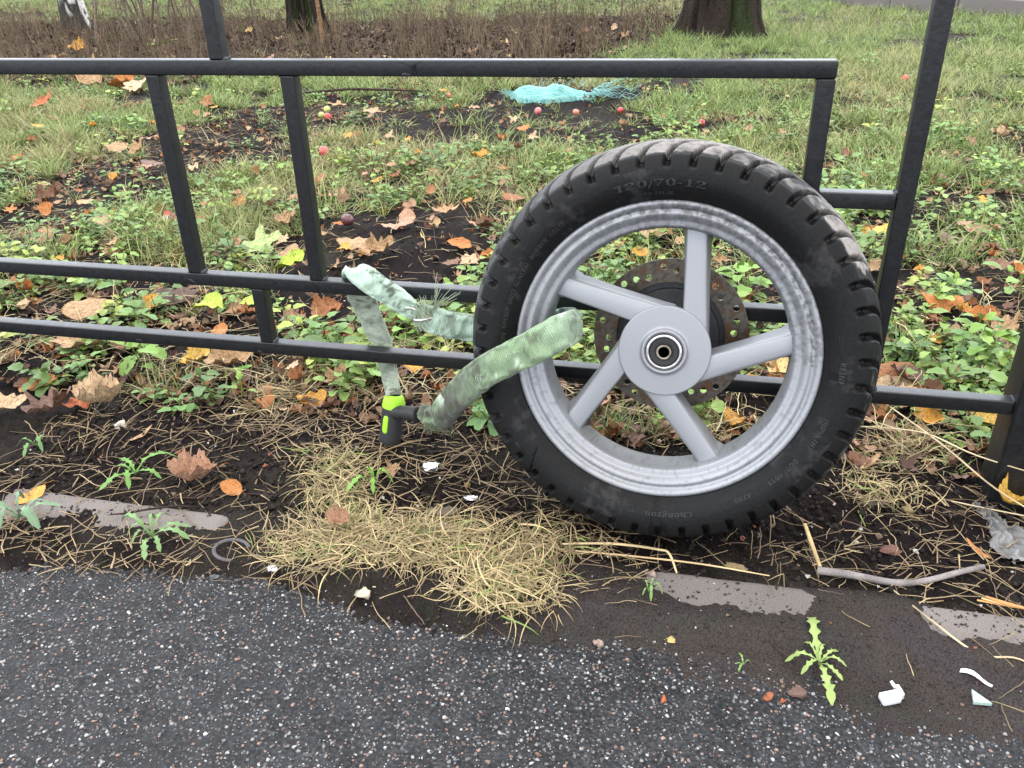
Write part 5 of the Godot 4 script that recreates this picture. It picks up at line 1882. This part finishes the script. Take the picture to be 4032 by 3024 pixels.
	for j in 11:
		b.quad(j * 3, j * 3 + 1, j * 3 + 4, j * 3 + 3)
		b.quad(j * 3 + 1, j * 3 + 2, j * 3 + 5, j * 3 + 4)
	strip = part("plastic_strip", b.done(), M.shiny)
	strip.position = ground(0.2945, -0.649)
	tag(strip, "torn white plastic strip on the mud above the glass shard", "plastic strip")
	# dull clear film at the right edge
	b = MB.new()
	for i in 22:
		for j in 26:
			var x := lerpf(-0.028, 0.03, i / 21.0)
			var z := lerpf(-0.075, 0.035, j / 25.0)
			var narrow := 0.35 + 0.65 * sm(0.3, 0.75, j / 25.0)
			b.p(Vector3(x * narrow + 0.008 * noise.get_noise_2d(j * 60.0, 5.0), 0.004 + 0.016 * absf(noise.get_noise_2d(x * 1500.0, z * 700.0)), z), Color(0.13, 0.125, 0.12) * (0.7 + 0.7 * absf(noise.get_noise_2d(x * 2500.0, z * 900.0))))
	for i in 21:
		for j in 25:
			b.quad(i * 26 + j, i * 26 + j + 1, i * 26 + j + 27, i * 26 + j + 26)
	var film := part("plastic_film", b.done(), M.shiny)
	film.position = ground(0.388, -0.872)
	film.rotation.y = 0.25
	tag(film, "crumpled dull plastic film on soil below the yellow leaf by the end post", "plastic film")
	# splintered orange wood on the kerb
	var wood: Node3D
	for j in 3:
		b = MB.new()
		var y0 := 0.002 * j
		tube(b, [Vector3(-0.026 + 0.004 * j, y0, -0.002 * j), Vector3(0, 0.001 + y0, 0.0015 * j), Vector3(0.028, 0.001 + y0, 0.001 + 0.0025 * j)], [0.0012, 0.0028, 0.0008], 5, [Color(0.50, 0.25, 0.09), Color(0.55, 0.33, 0.15), Color(0.42, 0.19, 0.07)][j], 0.45)
		if j == 0:
			wood = thing("wood_splinter", Vector3(0.345, 0.010, -0.752), "splintered orange piece of wood lying on the kerb at the right edge", "wood splinter")
			wood.rotation.y = -0.1
		part("splinter", b.done(), M.dry, wood)
	# red and white carton scrap in the weeds
	b = MB.new()
	for i in 6:
		for j in 2:
			b.p(Vector3((j - 0.5) * 0.020, i * 0.0085, 0.003 * sin(i * 0.9)), Color(0.72, 0.70, 0.68) if (i % 4) > 1 else Color(0.62, 0.10, 0.10))
	for i in 5:
		b.quad(i * 2, i * 2 + 1, i * 2 + 3, i * 2 + 2)
	var carton := part("carton_scrap", b.done(), M.dry)
	carton.position = ground(-1.385, -1.87)
	carton.rotation = Vector3(-0.25, 0.15, -0.1)
	tag(carton, "red and white carton scrap standing in the weeds left of the first bar's foot", "carton scrap")


func stalk(pts: Array, radii: Array, col: Color, label: String) -> void:
	var b := MB.new()
	var out := []
	var rad := []
	var n := pts.size()
	var from: Vector3 = pts[0]
	for k in n - 1:
		for j in 6:
			var t := j / 6.0
			out.append(spline(pts[maxi(k - 1, 0)], pts[k], pts[k + 1], pts[mini(k + 2, n - 1)], t) - from)
			rad.append(lerpf(radii[k], radii[k + 1], t))
	out.append(pts[n - 1] - from)
	rad.append(radii[n - 1])
	tube(b, out, rad, 6, col, 0.6)
	for j in b.v.size():
		b.c[j] = col * (0.9 + 0.5 * noise.get_noise_3dv(b.v[j] * 600.0))
	var o := part("straw_stalk", b.done(), M.dry)
	o.position = from
	tag(o, label, "straw", "single long straws")


# ------------------------------------------------------------------ planting
func bare_patch(x: float, z: float) -> float: # 1 on naked soil
	var n := noise.get_noise_2d(x * 40.0 + 31.0, z * 40.0) * 0.16
	var a := 1.0 - sm(0.75, 1.05, Vector2((x + 0.72) / 0.30, (z + 1.72) / 0.42).length() + n)
	var b := 1.0 - sm(0.75, 1.1, Vector2((x + 0.72) / 0.62, (z + 3.28) / 0.48).length() + n)
	var c := 1.0 - sm(0.8, 1.1, Vector2((x + 0.70) / 0.42, (z + 3.95) / 0.36).length() + n * 0.5)
	return maxf(a, maxf(b, c))


func in_litter(x: float, z: float) -> float:
	var xb := -1.0 + (-4.2 - z) * 0.33 if z > -6.6 else -0.22
	var n := noise.get_noise_2d(x * 20.0, z * 20.0) * 0.35
	return sm(-4.25, -4.75, z + n) * (1.0 - sm(xb - 0.35, xb + 0.15, x + n)) * (1.0 - 0.75 * sm(-8.3, -9.3, z))


func round_leaf(b: MB, at: Vector3, dir: Vector3, up: Vector3, size: float, col: Color, sd: int, pointed := 0.25) -> void:
	var side := dir.cross(up).normalized()
	up = side.cross(dir).normalized()
	var segs := 14
	var c := b.p(at + dir * size * 0.45 - up * size * 0.06, col * 0.94)
	var first := b.v.size()
	for q in 2:
		for k in segs:
			var a := TAU * k / segs
			var x := cos(a)
			var y := sin(a)
			var rr := (0.5 - 0.09 * absf(y)) * (1.0 + 0.07 * (1.0 if k % 2 else -1.0) * q)
			rr *= 1.0 + pointed * pow(maxf(x, 0.0), 6.0) - 0.25 * pow(maxf(-x, 0.0), 10.0)
			rr *= 0.55 if q == 0 else 1.0
			var p := at + dir * (0.47 + x * rr) * size + side * y * rr * size * 0.92
			var h := 0.10 * absf(y) * rr * 2.0 - 0.22 * (x * rr) * (x * rr) * 2.0 + 0.05 * noise.get_noise_2d(k * 50.0 + sd * 17.0, q * 30.0)
			b.p(p + up * h * size, col * (1.0 + 0.12 * noise.get_noise_2d(k * 90.0, sd * 23.0)) if q else col)
	for k in segs:
		var k1 := (k + 1) % segs
		b.tri(c, first + k, first + k1)
		b.quad(first + k, first + segs + k, first + segs + k1, first + k1)


func weed_mesh(sd: int, high: float, pairs: int, size: float) -> ArrayMesh:
	var b := MB.new()
	rng.seed = 900 + sd
	var stems := 1 + rng.randi() % 3
	for s in stems:
		var d := Vector3(rng.randf_range(-0.7, 0.7), 1.0, rng.randf_range(-0.7, 0.7)).normalized()
		var p := Vector3(rng.randf_range(-0.008, 0.008), -0.004, rng.randf_range(-0.008, 0.008))
		var h := high * rng.randf_range(0.6, 1.1)
		var turn := rng.randf() * TAU
		var pts := [p]
		var rad := [0.0011]
		for k in pairs:
			p += d * h / pairs
			d = (d + Vector3(rng.randf_range(-0.3, 0.3), 0.15, rng.randf_range(-0.3, 0.3))).normalized()
			pts.append(p)
			rad.append(0.0010 - 0.0003 * k / pairs)
			turn += PI / 2 + rng.randf_range(-0.3, 0.3)
			var sz := size * (1.0 - 0.35 * absf(k - pairs * 0.45) / pairs) * rng.randf_range(0.75, 1.15)
			for side in 2:
				if rng.randf() < 0.12:
					continue
				var out := Vector3(cos(turn + side * PI), rng.randf_range(-0.15, 0.35), sin(turn + side * PI)).normalized()
				var st := sz * rng.randf_range(0.25, 0.6)
				var g := rng.randf_range(0.75, 1.2)
				tube(b, [p, p + out * st * 0.5 + Vector3(0, st * 0.12, 0), p + out * st], [0.0006, 0.0005, 0.0005], 3, Color(0.95, 1.0, 0.8) * g, 1.0, false)
				round_leaf(b, p + out * st, (out + Vector3(0, rng.randf_range(-0.35, 0.1), 0)).normalized(), Vector3(rng.randf_range(-0.2, 0.2), 1, rng.randf_range(-0.2, 0.2)), sz, Color(g, g, g * rng.randf_range(0.8, 1.15)), sd * 31 + k * 5 + side, rng.randf_range(0.05, 0.4))
		if pairs > 0:
			round_leaf(b, p, (d + Vector3(rng.randf_range(-1, 1), 0, rng.randf_range(-1, 1))).normalized(), Vector3.UP, size * 0.5, Color(1.1, 1.1, 0.9), sd + 3)
		tube(b, pts, rad, 4, Color(0.9, 0.85, 0.6), 1.0, false)
	return b.done()


# dandelion: long toothed leaves from one root
func rosette(sd: int, count: int, length: float, lift: float, col: Color, fixed := []) -> ArrayMesh:
	var b := MB.new()
	rng.seed = 300 + sd
	for k in count:
		var a := TAU * (k + rng.randf_range(-0.35, 0.35)) / count
		var l := length * rng.randf_range(0.55, 1.15)
		if fixed.size() > k:
			a = fixed[k][0]
			l = length * fixed[k][1]
		var out := Vector3(cos(a), 0, sin(a))
		var side := Vector3(-sin(a), 0, cos(a))
		var bend := rng.randf_range(-0.5, 0.5)
		var up0 := lift * rng.randf_range(0.5, 1.4)
		var first := b.v.size()
		var n := 15
		for j in n:
			var t := float(j) / (n - 1)
			var w := l * (0.025 + 0.13 * pow(t, 0.8) * (1.0 - pow(t, 7.0)))
			w *= 1.0 if j % 3 == 1 else 0.45 if t < 0.8 else 0.8
			if j == n - 1:
				w = 0.0006
			var c := Vector3(0, 0.003, 0) + out * l * t + side * bend * l * t * t * 0.5 + Vector3.UP * (up0 * sin(t * PI * 0.9) + 0.02 * l * sin(t * 11.0 + k))
			var g := rng.randf_range(0.85, 1.1)
			b.p(c - side * w + Vector3.UP * w * 0.35 - out * w * 0.5, col * g)
			b.p(c, col * (1.25 if t < 0.6 else 1.0))
			b.p(c + side * w + Vector3.UP * w * 0.35 - out * w * 0.5, col * g)
		for j in n - 1:
			var q := first + j * 3
			b.quad(q, q + 1, q + 4, q + 3)
			b.quad(q + 1, q + 2, q + 5, q + 4)
	return b.done()


func plant(called: String, mesh: ArrayMesh, x: float, z: float, label: String, category: String, tint: Color) -> void:
	var m: StandardMaterial3D = M.green.duplicate()
	m.albedo_color = tint.linear_to_srgb()
	var o := part(called, mesh, m)
	o.position = ground(x, z)
	tag(o, label, category)


func make_weeds() -> void:
	var w := Color(1, 1, 1)
	plant("dandelion", rosette(1, 9, 0.036, 0.012, Color(0.22, 0.29, 0.09), [[-1.75, 1.75], [-1.5, 0.7], [-0.7, 0.75], [0.15, 0.7], [0.9, 0.8], [1.45, 1.5], [2.1, 0.8], [3.0, 0.95], [3.9, 0.7]]), 0.150, -0.640, "small ragged dandelion growing from the mud right in front of the kerb", "dandelion", w)
	plant("dandelion", rosette(2, 6, 0.050, 0.016, Color(0.11, 0.22, 0.05)), -0.730, -0.80, "ragged dandelion on black soil above the bare kerb, left of the pinkish leaf", "dandelion", w)
	plant("dandelion", rosette(3, 9, 0.045, 0.020, Color(0.13, 0.21, 0.08)), -0.615, -0.672, "dandelion growing from dead grass at the asphalt's edge in front of the kerb", "dandelion", w)
	plant("dandelion", rosette(4, 6, 0.038, 0.018, Color(0.14, 0.29, 0.05)), -0.396, -0.842, "bright green young dandelion right beside the dry straw below the lock", "dandelion", w)
	plant("dandelion", rosette(5, 9, 0.050, 0.024, Color(0.14, 0.21, 0.12)), -0.802, -0.670, "grey-green lobed weed at the left edge where the kerb is buried", "dandelion", w)
	plant("seedling", rosette(6, 4, 0.014, 0.005, Color(0.16, 0.26, 0.06)), 0.077, -0.622, "tiny green seedling on the mud, left of the dandelion", "seedling", w)
	plant("seedling", rosette(7, 5, 0.018, 0.016, Color(0.16, 0.27, 0.08)), -0.022, -0.694, "small grass sprout on the left end of the muddy kerb stone", "seedling", w)
	plant("seedling", rosette(8, 4, 0.035, 0.02, Color(0.12, 0.22, 0.08)), -0.925, -0.842, "broad blades and one round leaf at the left edge under the pale oak leaf", "seedling", w)
	var tint := Color(0.155, 0.265, 0.052)
	plant("weed", weed_mesh(71, 0.045, 3, 0.022), -0.775, -0.962, "dark bushy weed growing alone on soil below the bottom rail", "weed", Color(0.10, 0.19, 0.05))
	plant("weed", weed_mesh(72, 0.06, 3, 0.032), -0.925, -1.10, "round-leaved weed right under the bottom rail, left of the yellow toothed leaf", "weed", tint)
	plant("weed", weed_mesh(73, 0.03, 1, 0.026), -0.736, -1.09, "single round leaf on a stalk below the bottom rail left of the stub bar", "weed", tint)
	plant("weed", weed_mesh(74, 0.03, 2, 0.016), -0.040, -1.08, "tiny weed on soil seen through the wheel left of the lower spoke", "weed", tint)
	plant("weed", weed_mesh(75, 0.07, 3, 0.036), -0.52, -1.33, "clump of bright weeds behind the middle rail between sleeve and tyre", "weed", tint)
	plant("weed", weed_mesh(76, 0.075, 4, 0.034), -0.47, -1.30, "taller bright weed touching the tyre's left outline behind the middle rail", "weed", tint)
	plant("weed", weed_mesh(77, 0.08, 4, 0.04), 0.12, -1.62, "lush pale green weed seen through the wheel right of the upright spoke", "weed", tint)
	plant("weed", weed_mesh(78, 0.08, 4, 0.036), 0.46, -1.38, "toothed bright weed above the bottom rail near the right edge", "weed", tint)
	plant("weed", weed_mesh(79, 0.03, 1, 0.02), 0.345, -1.16, "pair of small round leaves just below the bottom rail right of the tyre", "weed", tint)
	rng.seed = 81
	var shapes := []
	for k in 12:
		shapes.append(weed_mesh(k, [0.035, 0.05, 0.06, 0.075, 0.045, 0.055][k % 6], [2, 2, 3, 3, 2, 4][k % 6], [0.020, 0.025, 0.022, 0.028, 0.018, 0.021][k % 6]))
	var lists := []
	for k in 12:
		lists.append([])
	rng.seed = 82
	for k in 11000:
		var t := rng.randf()
		var z := -1.0 - 4.2 * pow(t, 1.25)
		var x := rng.randf_range(-0.75 + 0.95 * (z + 0.15), 0.25 - 0.42 * z)
		var n := noise.get_noise_2d(x * 32.0 + 70.0, z * 32.0)
		var gap := noise.get_noise_2d(x * 95.0 + 20.0, z * 95.0)
		var keep := sm(-0.12, 0.30, n * 0.75 + gap * 0.8) * (1.0 - bare_patch(x, z)) * (1.0 - in_litter(x, z))
		keep *= lerpf(1.0, 0.30, sm(-2.5, -3.7, z)) * lerpf(0.3, 1.0, sm(-1.0, -1.15, z + 0.05 * n))
		keep *= lerpf(1.0, 0.55, sm(-1.8, -2.6, z) * sm(-0.9, -1.6, x))
		if rng.randf() > keep * 0.95:
			continue
		var s := rng.randf_range(0.5, 1.25)
		var bs := Basis(Vector3.UP, rng.randf() * TAU) * Basis(Vector3.RIGHT, rng.randf_range(-0.2, 0.2))
		var c := Color(0.20, 0.285, 0.062).lerp(Color(0.105, 0.19, 0.065), rng.randf()) * rng.randf_range(0.6, 1.15)
		if rng.randf() < 0.10:
			c = Color(0.26, 0.30, 0.07)
		lists[rng.randi() % 12].append([Transform3D(bs.scaled(Vector3.ONE * s), Vector3(x, soil_y(x, z), z)), c])
	var root := thing("weeds", Vector3.ZERO, "low bright green broad-leaved weeds covering the ground behind the fence", "weeds")
	tag(root, "", "", "", "stuff")
	for k in 12:
		many("weed_leaves", shapes[k], M.green, lists[k], root)


func blade(b: MB, p: Vector3, dir: Vector3, length: float, w: float, droop: float, col: Color, tip: Color, n := 6) -> void:
	var drift := rng.randf_range(-0.32, 0.32)
	var side := dir.cross(Vector3.UP)
	side = (side if side.length() > 0.05 else Vector3.RIGHT).normalized().rotated(dir.normalized(), rng.randf_range(-0.9, 0.9))
	var first := b.v.size()
	var d := dir.normalized()
	for k in n:
		var t := float(k) / (n - 1)
		var ww := w * (1.0 - t * t * 0.92) * 0.5
		var c := col.lerp(tip, t)
		b.p(p - side * ww, c)
		b.p(p + side * ww, c)
		p += d * length / (n - 1)
		d = (d + Vector3(0, -droop * (0.4 + t), 0) + side * (rng.randf_range(-0.08, 0.08) + drift)).normalized()
	for k in n - 1:
		var q := first + k * 2
		b.quad(q, q + 1, q + 3, q + 2)


func tuft(sd: int, count: int, length: float, width: float, spread: float, lean: float, dry: float) -> ArrayMesh:
	var b := MB.new()
	rng.seed = 5000 + sd
	for k in count:
		var a := rng.randf() * TAU
		var r := spread * sqrt(rng.randf())
		var d := Vector3(cos(a + rng.randf_range(-0.8, 0.8)) * lean * rng.randf_range(0.2, 1.4), 1.0, sin(a + rng.randf_range(-0.8, 0.8)) * lean * rng.randf_range(0.2, 1.4)).normalized()
		var g := rng.randf_range(0.5, 1.3)
		var col := Color(g, g, g)
		var tip := col * 1.1
		if rng.randf() < dry:
			col = Color(2.3, 1.15, 2.2) * g
			tip = col
		blade(b, Vector3(cos(a) * r, -0.004, sin(a) * r), d, length * rng.randf_range(0.45, 1.15), width * rng.randf_range(0.7, 1.2), rng.randf_range(0.05, 0.42), col, tip)
	return b.done()


func make_grass() -> void:
	var shapes := []
	for k in 10:
		shapes.append(tuft(k, [16, 20, 24, 14, 26][k % 5], [0.055, 0.08, 0.05, 0.10, 0.06][k % 5], [0.0026, 0.003, 0.0024, 0.0034, 0.0026][k % 5], [0.012, 0.02, 0.03, 0.015, 0.035][k % 5], [0.9, 1.1, 1.4, 0.8, 1.7][k % 5], [0.14, 0.22, 0.28, 0.10, 0.32][k % 5]))
	var lists := []
	for k in 10:
		lists.append([])
	rng.seed = 83
	for k in 60000:
		var t := rng.randf()
		var z := -1.02 - 13.5 * pow(t, 1.75)
		var x := rng.randf_range(-0.75 + 0.95 * (z + 0.15), 0.30 - 0.42 * z)
		var n := noise.get_noise_2d(x * 24.0 - 50.0, z * 24.0)
		var keep := 1.0 - 0.985 * in_litter(x, z)
		keep *= 1.0 - 0.93 * bare_patch(x, z)
		var lawn := maxf(sm(-1.9, -3.2, z), sm(-1.25, -2.0, z) * sm(-0.9, -1.4, x))
		var gap := noise.get_noise_2d(x * 80.0 + 40.0, z * 80.0)
		keep *= lerpf(0.13, 1.0, lawn) * lerpf(sm(-0.15, 0.25, n + gap * 0.8 + 0.12 * lawn), sm(-0.5, -0.1, n + gap * 0.7), sm(-3.4, -5.0, z))
		if z > -1.45:
			keep *= lerpf(0.25, 1.0, sm(-1.1, -1.45, z))
		if rng.randf() > keep:
			continue
		var far := sm(-3.0, -9.0, z)
		var s := rng.randf_range(0.7, 1.25) * (1.0 + 0.25 * far)
		if z > -1.5:
			s *= 0.75
		var c := Color(0.15, 0.24, 0.064).lerp(Color(0.29, 0.325, 0.115), rng.randf() * 0.9) * rng.randf_range(0.8, 1.15)
		var hay := noise.get_noise_2d(x * 15.0 + 11.0, z * 15.0)
		c = c.lerp(Color(0.33, 0.30, 0.14), 0.75 * sm(0.0, 0.4, hay + rng.randf_range(-0.25, 0.25)))
		lists[rng.randi() % 10].append([Transform3D(Basis(Vector3.UP, rng.randf() * TAU).scaled(Vector3(s, s * rng.randf_range(0.7, 1.1), s)), Vector3(x, soil_y(x, z), z)), c])
	var root := thing("grass", Vector3.ZERO, "yellow-green lawn grass growing among the weeds and out to the trees", "grass")
	tag(root, "", "", "", "stuff")
	for k in 10:
		many("grass_blades", shapes[k], M.green, lists[k], root)
	# dead herb stalks and brown leaf crumbs of the litter under the trees
	var dead := []
	for k in 5:
		var b := MB.new()
		rng.seed = 7000 + k
		for j in 7:
			var p := Vector3(rng.randf_range(-0.08, 0.08), -0.01, rng.randf_range(-0.08, 0.08))
			stem(b, p, Vector3(rng.randf_range(-0.3, 0.3), 1, rng.randf_range(-0.3, 0.3)).normalized(), rng.randf_range(0.05, 0.20), 0.003, Color(1, 1, 1) * rng.randf_range(0.6, 1.2), 1)
		dead.append(b.done())
	var flakes := []
	for k in 4:
		flakes.append(leaf_mesh([0, 2, 1, 4][k], 40 + k, 1.2, 16))
	lists = [[], [], [], [], [], [], [], [], []]
	rng.seed = 84
	for k in 22000:
		var z := -4.2 - 8.5 * pow(rng.randf(), 1.3)
		var x := rng.randf_range(-0.75 + 0.95 * (z + 0.15), 0.4)
		var l := in_litter(x, z)
		if rng.randf() > l:
			continue
		var at := Vector3(x, soil_y(x, z), z)
		if k % 16 == 0:
			lists[k % 5].append([Transform3D(Basis(Vector3.UP, rng.randf() * TAU).scaled(Vector3.ONE * rng.randf_range(0.5, 1.3)), at), Color(0.13, 0.088, 0.055).lerp(Color(0.22, 0.165, 0.10), rng.randf() * rng.randf()) * rng.randf_range(0.5, 1.1)])
		else:
			var bs := Basis(Vector3.UP, rng.randf() * TAU) * Basis(Vector3.RIGHT, rng.randf_range(-0.6, 0.6)) * Basis(Vector3.FORWARD, rng.randf_range(-0.5, 0.5))
			lists[5 + k % 4].append([Transform3D(bs.scaled(Vector3.ONE * rng.randf_range(0.03, 0.075)), at + Vector3(0, rng.randf_range(0.0, 0.02), 0)), Color(0.07, 0.043, 0.032).lerp(Color(0.22, 0.15, 0.10), pow(rng.randf(), 2.0)) * rng.randf_range(0.4, 1.1)])
	for k in 11000: # leaf scraps under the weeds
		var z := -1.0 - 3.4 * pow(rng.randf(), 1.3)
		var x := rng.randf_range(-0.75 + 0.95 * (z + 0.15), 0.25 - 0.42 * z)
		if rng.randf() > 0.75 - 0.5 * bare_patch(x, z):
			continue
		var bs := Basis(Vector3.UP, rng.randf() * TAU) * Basis(Vector3.RIGHT, rng.randf_range(-0.5, 0.5)) * Basis(Vector3.FORWARD, rng.randf_range(-0.4, 0.4))
		var c: Color = [Color(0.30, 0.17, 0.095), Color(0.17, 0.085, 0.05), Color(0.36, 0.24, 0.14), Color(0.30, 0.12, 0.045), Color(0.12, 0.065, 0.045), Color(0.22, 0.13, 0.10)][rng.randi() % 6]
		lists[5 + k % 4].append([Transform3D(bs.scaled(Vector3.ONE * rng.randf_range(0.008, 0.036)), Vector3(x, soil_y(x, z) + rng.randf_range(0.001, 0.012), z)), c * rng.randf_range(0.4, 1.05)])
	root = thing("leaf_litter", Vector3.ZERO, "brown leaf litter and dead stalks on the dark ground under the trees", "leaf litter")
	tag(root, "", "", "", "stuff")
	for k in 5:
		many("dead_stalks", dead[k], M.dry, lists[k], root)
	for k in 4:
		many("leaf_flakes", flakes[k], M.dry, lists[5 + k], root)


func straw_mesh(sd: int, length: float, w: float, kink: float) -> ArrayMesh:
	var b := MB.new()
	rng.seed = 6000 + sd
	var p := Vector3(-length * 0.5, 0.001, 0)
	var d := Vector3(1, rng.randf_range(0.0, 0.25), rng.randf_range(-0.3, 0.3)).normalized()
	var pts := []
	var rad := []
	for k in 8:
		pts.append(p)
		rad.append(w * (1.0 - 0.5 * k / 7.0))
		p += d * length / 7.0
		d = (d + Vector3(0, -0.06, 0) + Vector3(0, rng.randf_range(-0.5, 0.5), rng.randf_range(-1, 1)) * kink).normalized()
		p.y = maxf(p.y, 0.0005)
	tube(b, pts, rad, 5, Color.WHITE, 0.45)
	return b.done()


func make_straw() -> void:
	rng.seed = 85
	var shapes := []
	for k in 14:
		shapes.append(straw_mesh(k, [0.022, 0.036, 0.055, 0.075, 0.045, 0.03, 0.10][k % 7], [0.0006, 0.0008, 0.0008, 0.0009, 0.0006, 0.0014, 0.0008][k % 7], [0.15, 0.3, 0.2, 0.18, 0.5, 0.1, 0.28][k % 7]))
	var lists := []
	for k in 14:
		lists.append([])
	rng.seed = 86
	var straw_col := func():
		var c := Color(0.36, 0.27, 0.145).lerp(Color(0.14, 0.095, 0.058), pow(rng.randf(), 0.8)) * rng.randf_range(0.65, 1.2)
		return c
	for k in 7000: # on the soil strip and the kerb
		var z := rng.randf_range(-1.15, -0.60)
		var x := rng.randf_range(-0.95, 0.52)
		var d := edge_z(x) - z
		if d < -0.015:
			continue
		var keep := 0.42 * sm(-0.35, 0.25, noise.get_noise_2d(x * 45.0, z * 45.0 + 90.0))
		keep += 0.75 * exp(-Vector2((x + 0.30) / 0.24, (z + 0.73) / 0.06).length_squared())
		keep += 1.0 * exp(-Vector2((x + 0.70) / 0.30, (z + 0.652) / 0.030).length_squared())
		keep += 0.35 * exp(-Vector2((x + 0.25) / 0.2, (z + 0.90) / 0.08).length_squared())
		keep += 0.4 * exp(-Vector2((x + 0.55) / 0.2, (z + 1.0) / 0.1).length_squared())
		if x > -0.02 and z > -0.74:
			keep *= 0.22
		if kerb_bare(x) > 0.5 and z > -0.748 and z < -0.69:
			keep *= 0.25
		if rng.randf() > keep:
			continue
		var bs := Basis(Vector3.UP, rng.randf() * TAU) * Basis(Vector3.FORWARD, rng.randf_range(-0.12, 0.18))
		lists[rng.randi() % 14].append([Transform3D(bs.scaled(Vector3.ONE * rng.randf_range(0.5, 1.1)), ground(x, z) + Vector3(0, rng.randf_range(0.0005, 0.006), 0)), straw_col.call()])
	for k in 9000: # pale stalks lying and standing among the weeds
		var z := -1.05 - 2.6 * pow(rng.randf(), 1.3)
		var x := rng.randf_range(-0.75 + 0.95 * (z + 0.15), 0.25 - 0.42 * z)
		if rng.randf() < 0.6 * bare_patch(x, z):
			continue
		var bs := Basis(Vector3.UP, rng.randf() * TAU) * Basis(Vector3.FORWARD, rng.randf_range(-1.3, 0.3) if rng.randf() < 0.35 else rng.randf_range(-0.3, 0.3))
		lists[rng.randi() % 14].append([Transform3D(bs.scaled(Vector3.ONE * rng.randf_range(0.7, 1.3)), Vector3(x, soil_y(x, z) + rng.randf_range(0.002, 0.03), z)), Color(0.46, 0.40, 0.22).lerp(Color(0.24, 0.17, 0.095), rng.randf()) * rng.randf_range(0.6, 1.15)])
	var root := thing("straw", Vector3.ZERO, "loose dry straw scattered over soil, kerb and weeds", "straw")
	tag(root, "", "", "", "stuff")
	for k in 14:
		many("straw_pieces", shapes[k], M.dry, lists[k], root)
	# sprawling tufts of dead grass
	var dry := []
	for k in 6:
		var b := MB.new()
		rng.seed = 6500 + k
		for j in 60:
			var a := rng.randf() * TAU
			var r := 0.05 * sqrt(rng.randf())
			var a2 := rng.randf() * TAU
			var d := Vector3(cos(a2), rng.randf_range(0.05, 0.55), sin(a2)).normalized()
			var g := rng.randf_range(0.4, 1.15)
			var col := Color(0.37 * g, 0.285 * g, 0.15 * g)
			if rng.randf() < 0.10:
				col = Color(0.17, 0.25, 0.06) * g
			blade(b, Vector3(cos(a) * r, rng.randf_range(-0.002, 0.008), sin(a) * r), d, rng.randf_range(0.018, 0.062), rng.randf_range(0.0009, 0.0023), rng.randf_range(0.1, 0.35), col, col * 1.15, 7)
		dry.append(b.done())
	lists = [[], [], [], [], [], []]
	rng.seed = 87
	for q in CLUMPS:
		for j in 3:
			var x: float = q[0] + rng.randf_range(-0.024, 0.024)
			var z: float = q[1] + rng.randf_range(-0.014, 0.014)
			lists[rng.randi() % 6].append([Transform3D(Basis(Vector3.UP, rng.randf() * TAU).scaled(Vector3.ONE * rng.randf_range(0.6, 1.05)), ground(x, z)), Color.WHITE * rng.randf_range(0.8, 1.15)])
	root = thing("dead_grass", Vector3.ZERO, "sprawling straw-coloured tufts of dead grass between the bed and the asphalt", "dead grass")
	tag(root, "", "", "", "stuff")
	for k in 6:
		many("dead_blades", dry[k], M.dry, lists[k], root)


func make_crumbs() -> void:
	var shapes := []
	for k in 5:
		shapes.append(lump(Vector3(1, 0.6, 0.8), 200 + k, 0.9, 4, 6))
	var lists := [[], [], [], [], []]
	rng.seed = 88
	for k in 34000:
		var near := k < 27000
		var z := rng.randf_range(-1.2, -0.60) if near else -1.1 - 1.4 * rng.randf()
		var x := rng.randf_range(-0.95, 0.55) if near else rng.randf_range(-1.3, 0.7)
		if edge_z(x) - z < -0.012:
			continue
		if not near and bare_patch(x, z) < 0.3 and rng.randf() < 0.7:
			continue
		if z > -0.748 and rng.randf() < 0.6:
			continue
		var r := 0.0009 + 0.0042 * pow(rng.randf(), 5.0)
		if z > -0.748:
			r = minf(r, 0.0019)
		var c := Color(0.014, 0.0115, 0.01).lerp(Color(0.04, 0.032, 0.027), rng.randf() * rng.randf())
		if z > -0.748:
			c = c.lerp(Color(0.05, 0.042, 0.038), 0.8)
		var odd := rng.randf()
		if odd < (0.05 if z > -0.748 else 0.016):
			c = Color(0.5, 0.48, 0.45)
			r *= 0.7
		elif odd < (0.09 if z > -0.748 else 0.035):
			c = Color(0.17, 0.12, 0.085)
		elif odd < (0.10 if z > -0.748 else 0.04):
			c = Color(0.25, 0.10, 0.06)
		var bs := Basis(Vector3.UP, rng.randf() * TAU) * Basis(Vector3.RIGHT, rng.randf() * TAU)
		lists[k % 5].append([Transform3D(bs.scaled(Vector3.ONE * r), ground(x, z) + Vector3(0, r * 0.25, 0)), c])
	var root := thing("soil_crumbs", Vector3.ZERO, "dark soil crumbs and grit lying loose on the bed", "soil crumbs")
	tag(root, "", "", "", "stuff")
	for k in 5:
		many("crumbs", shapes[k], M.stone, lists[k], root)
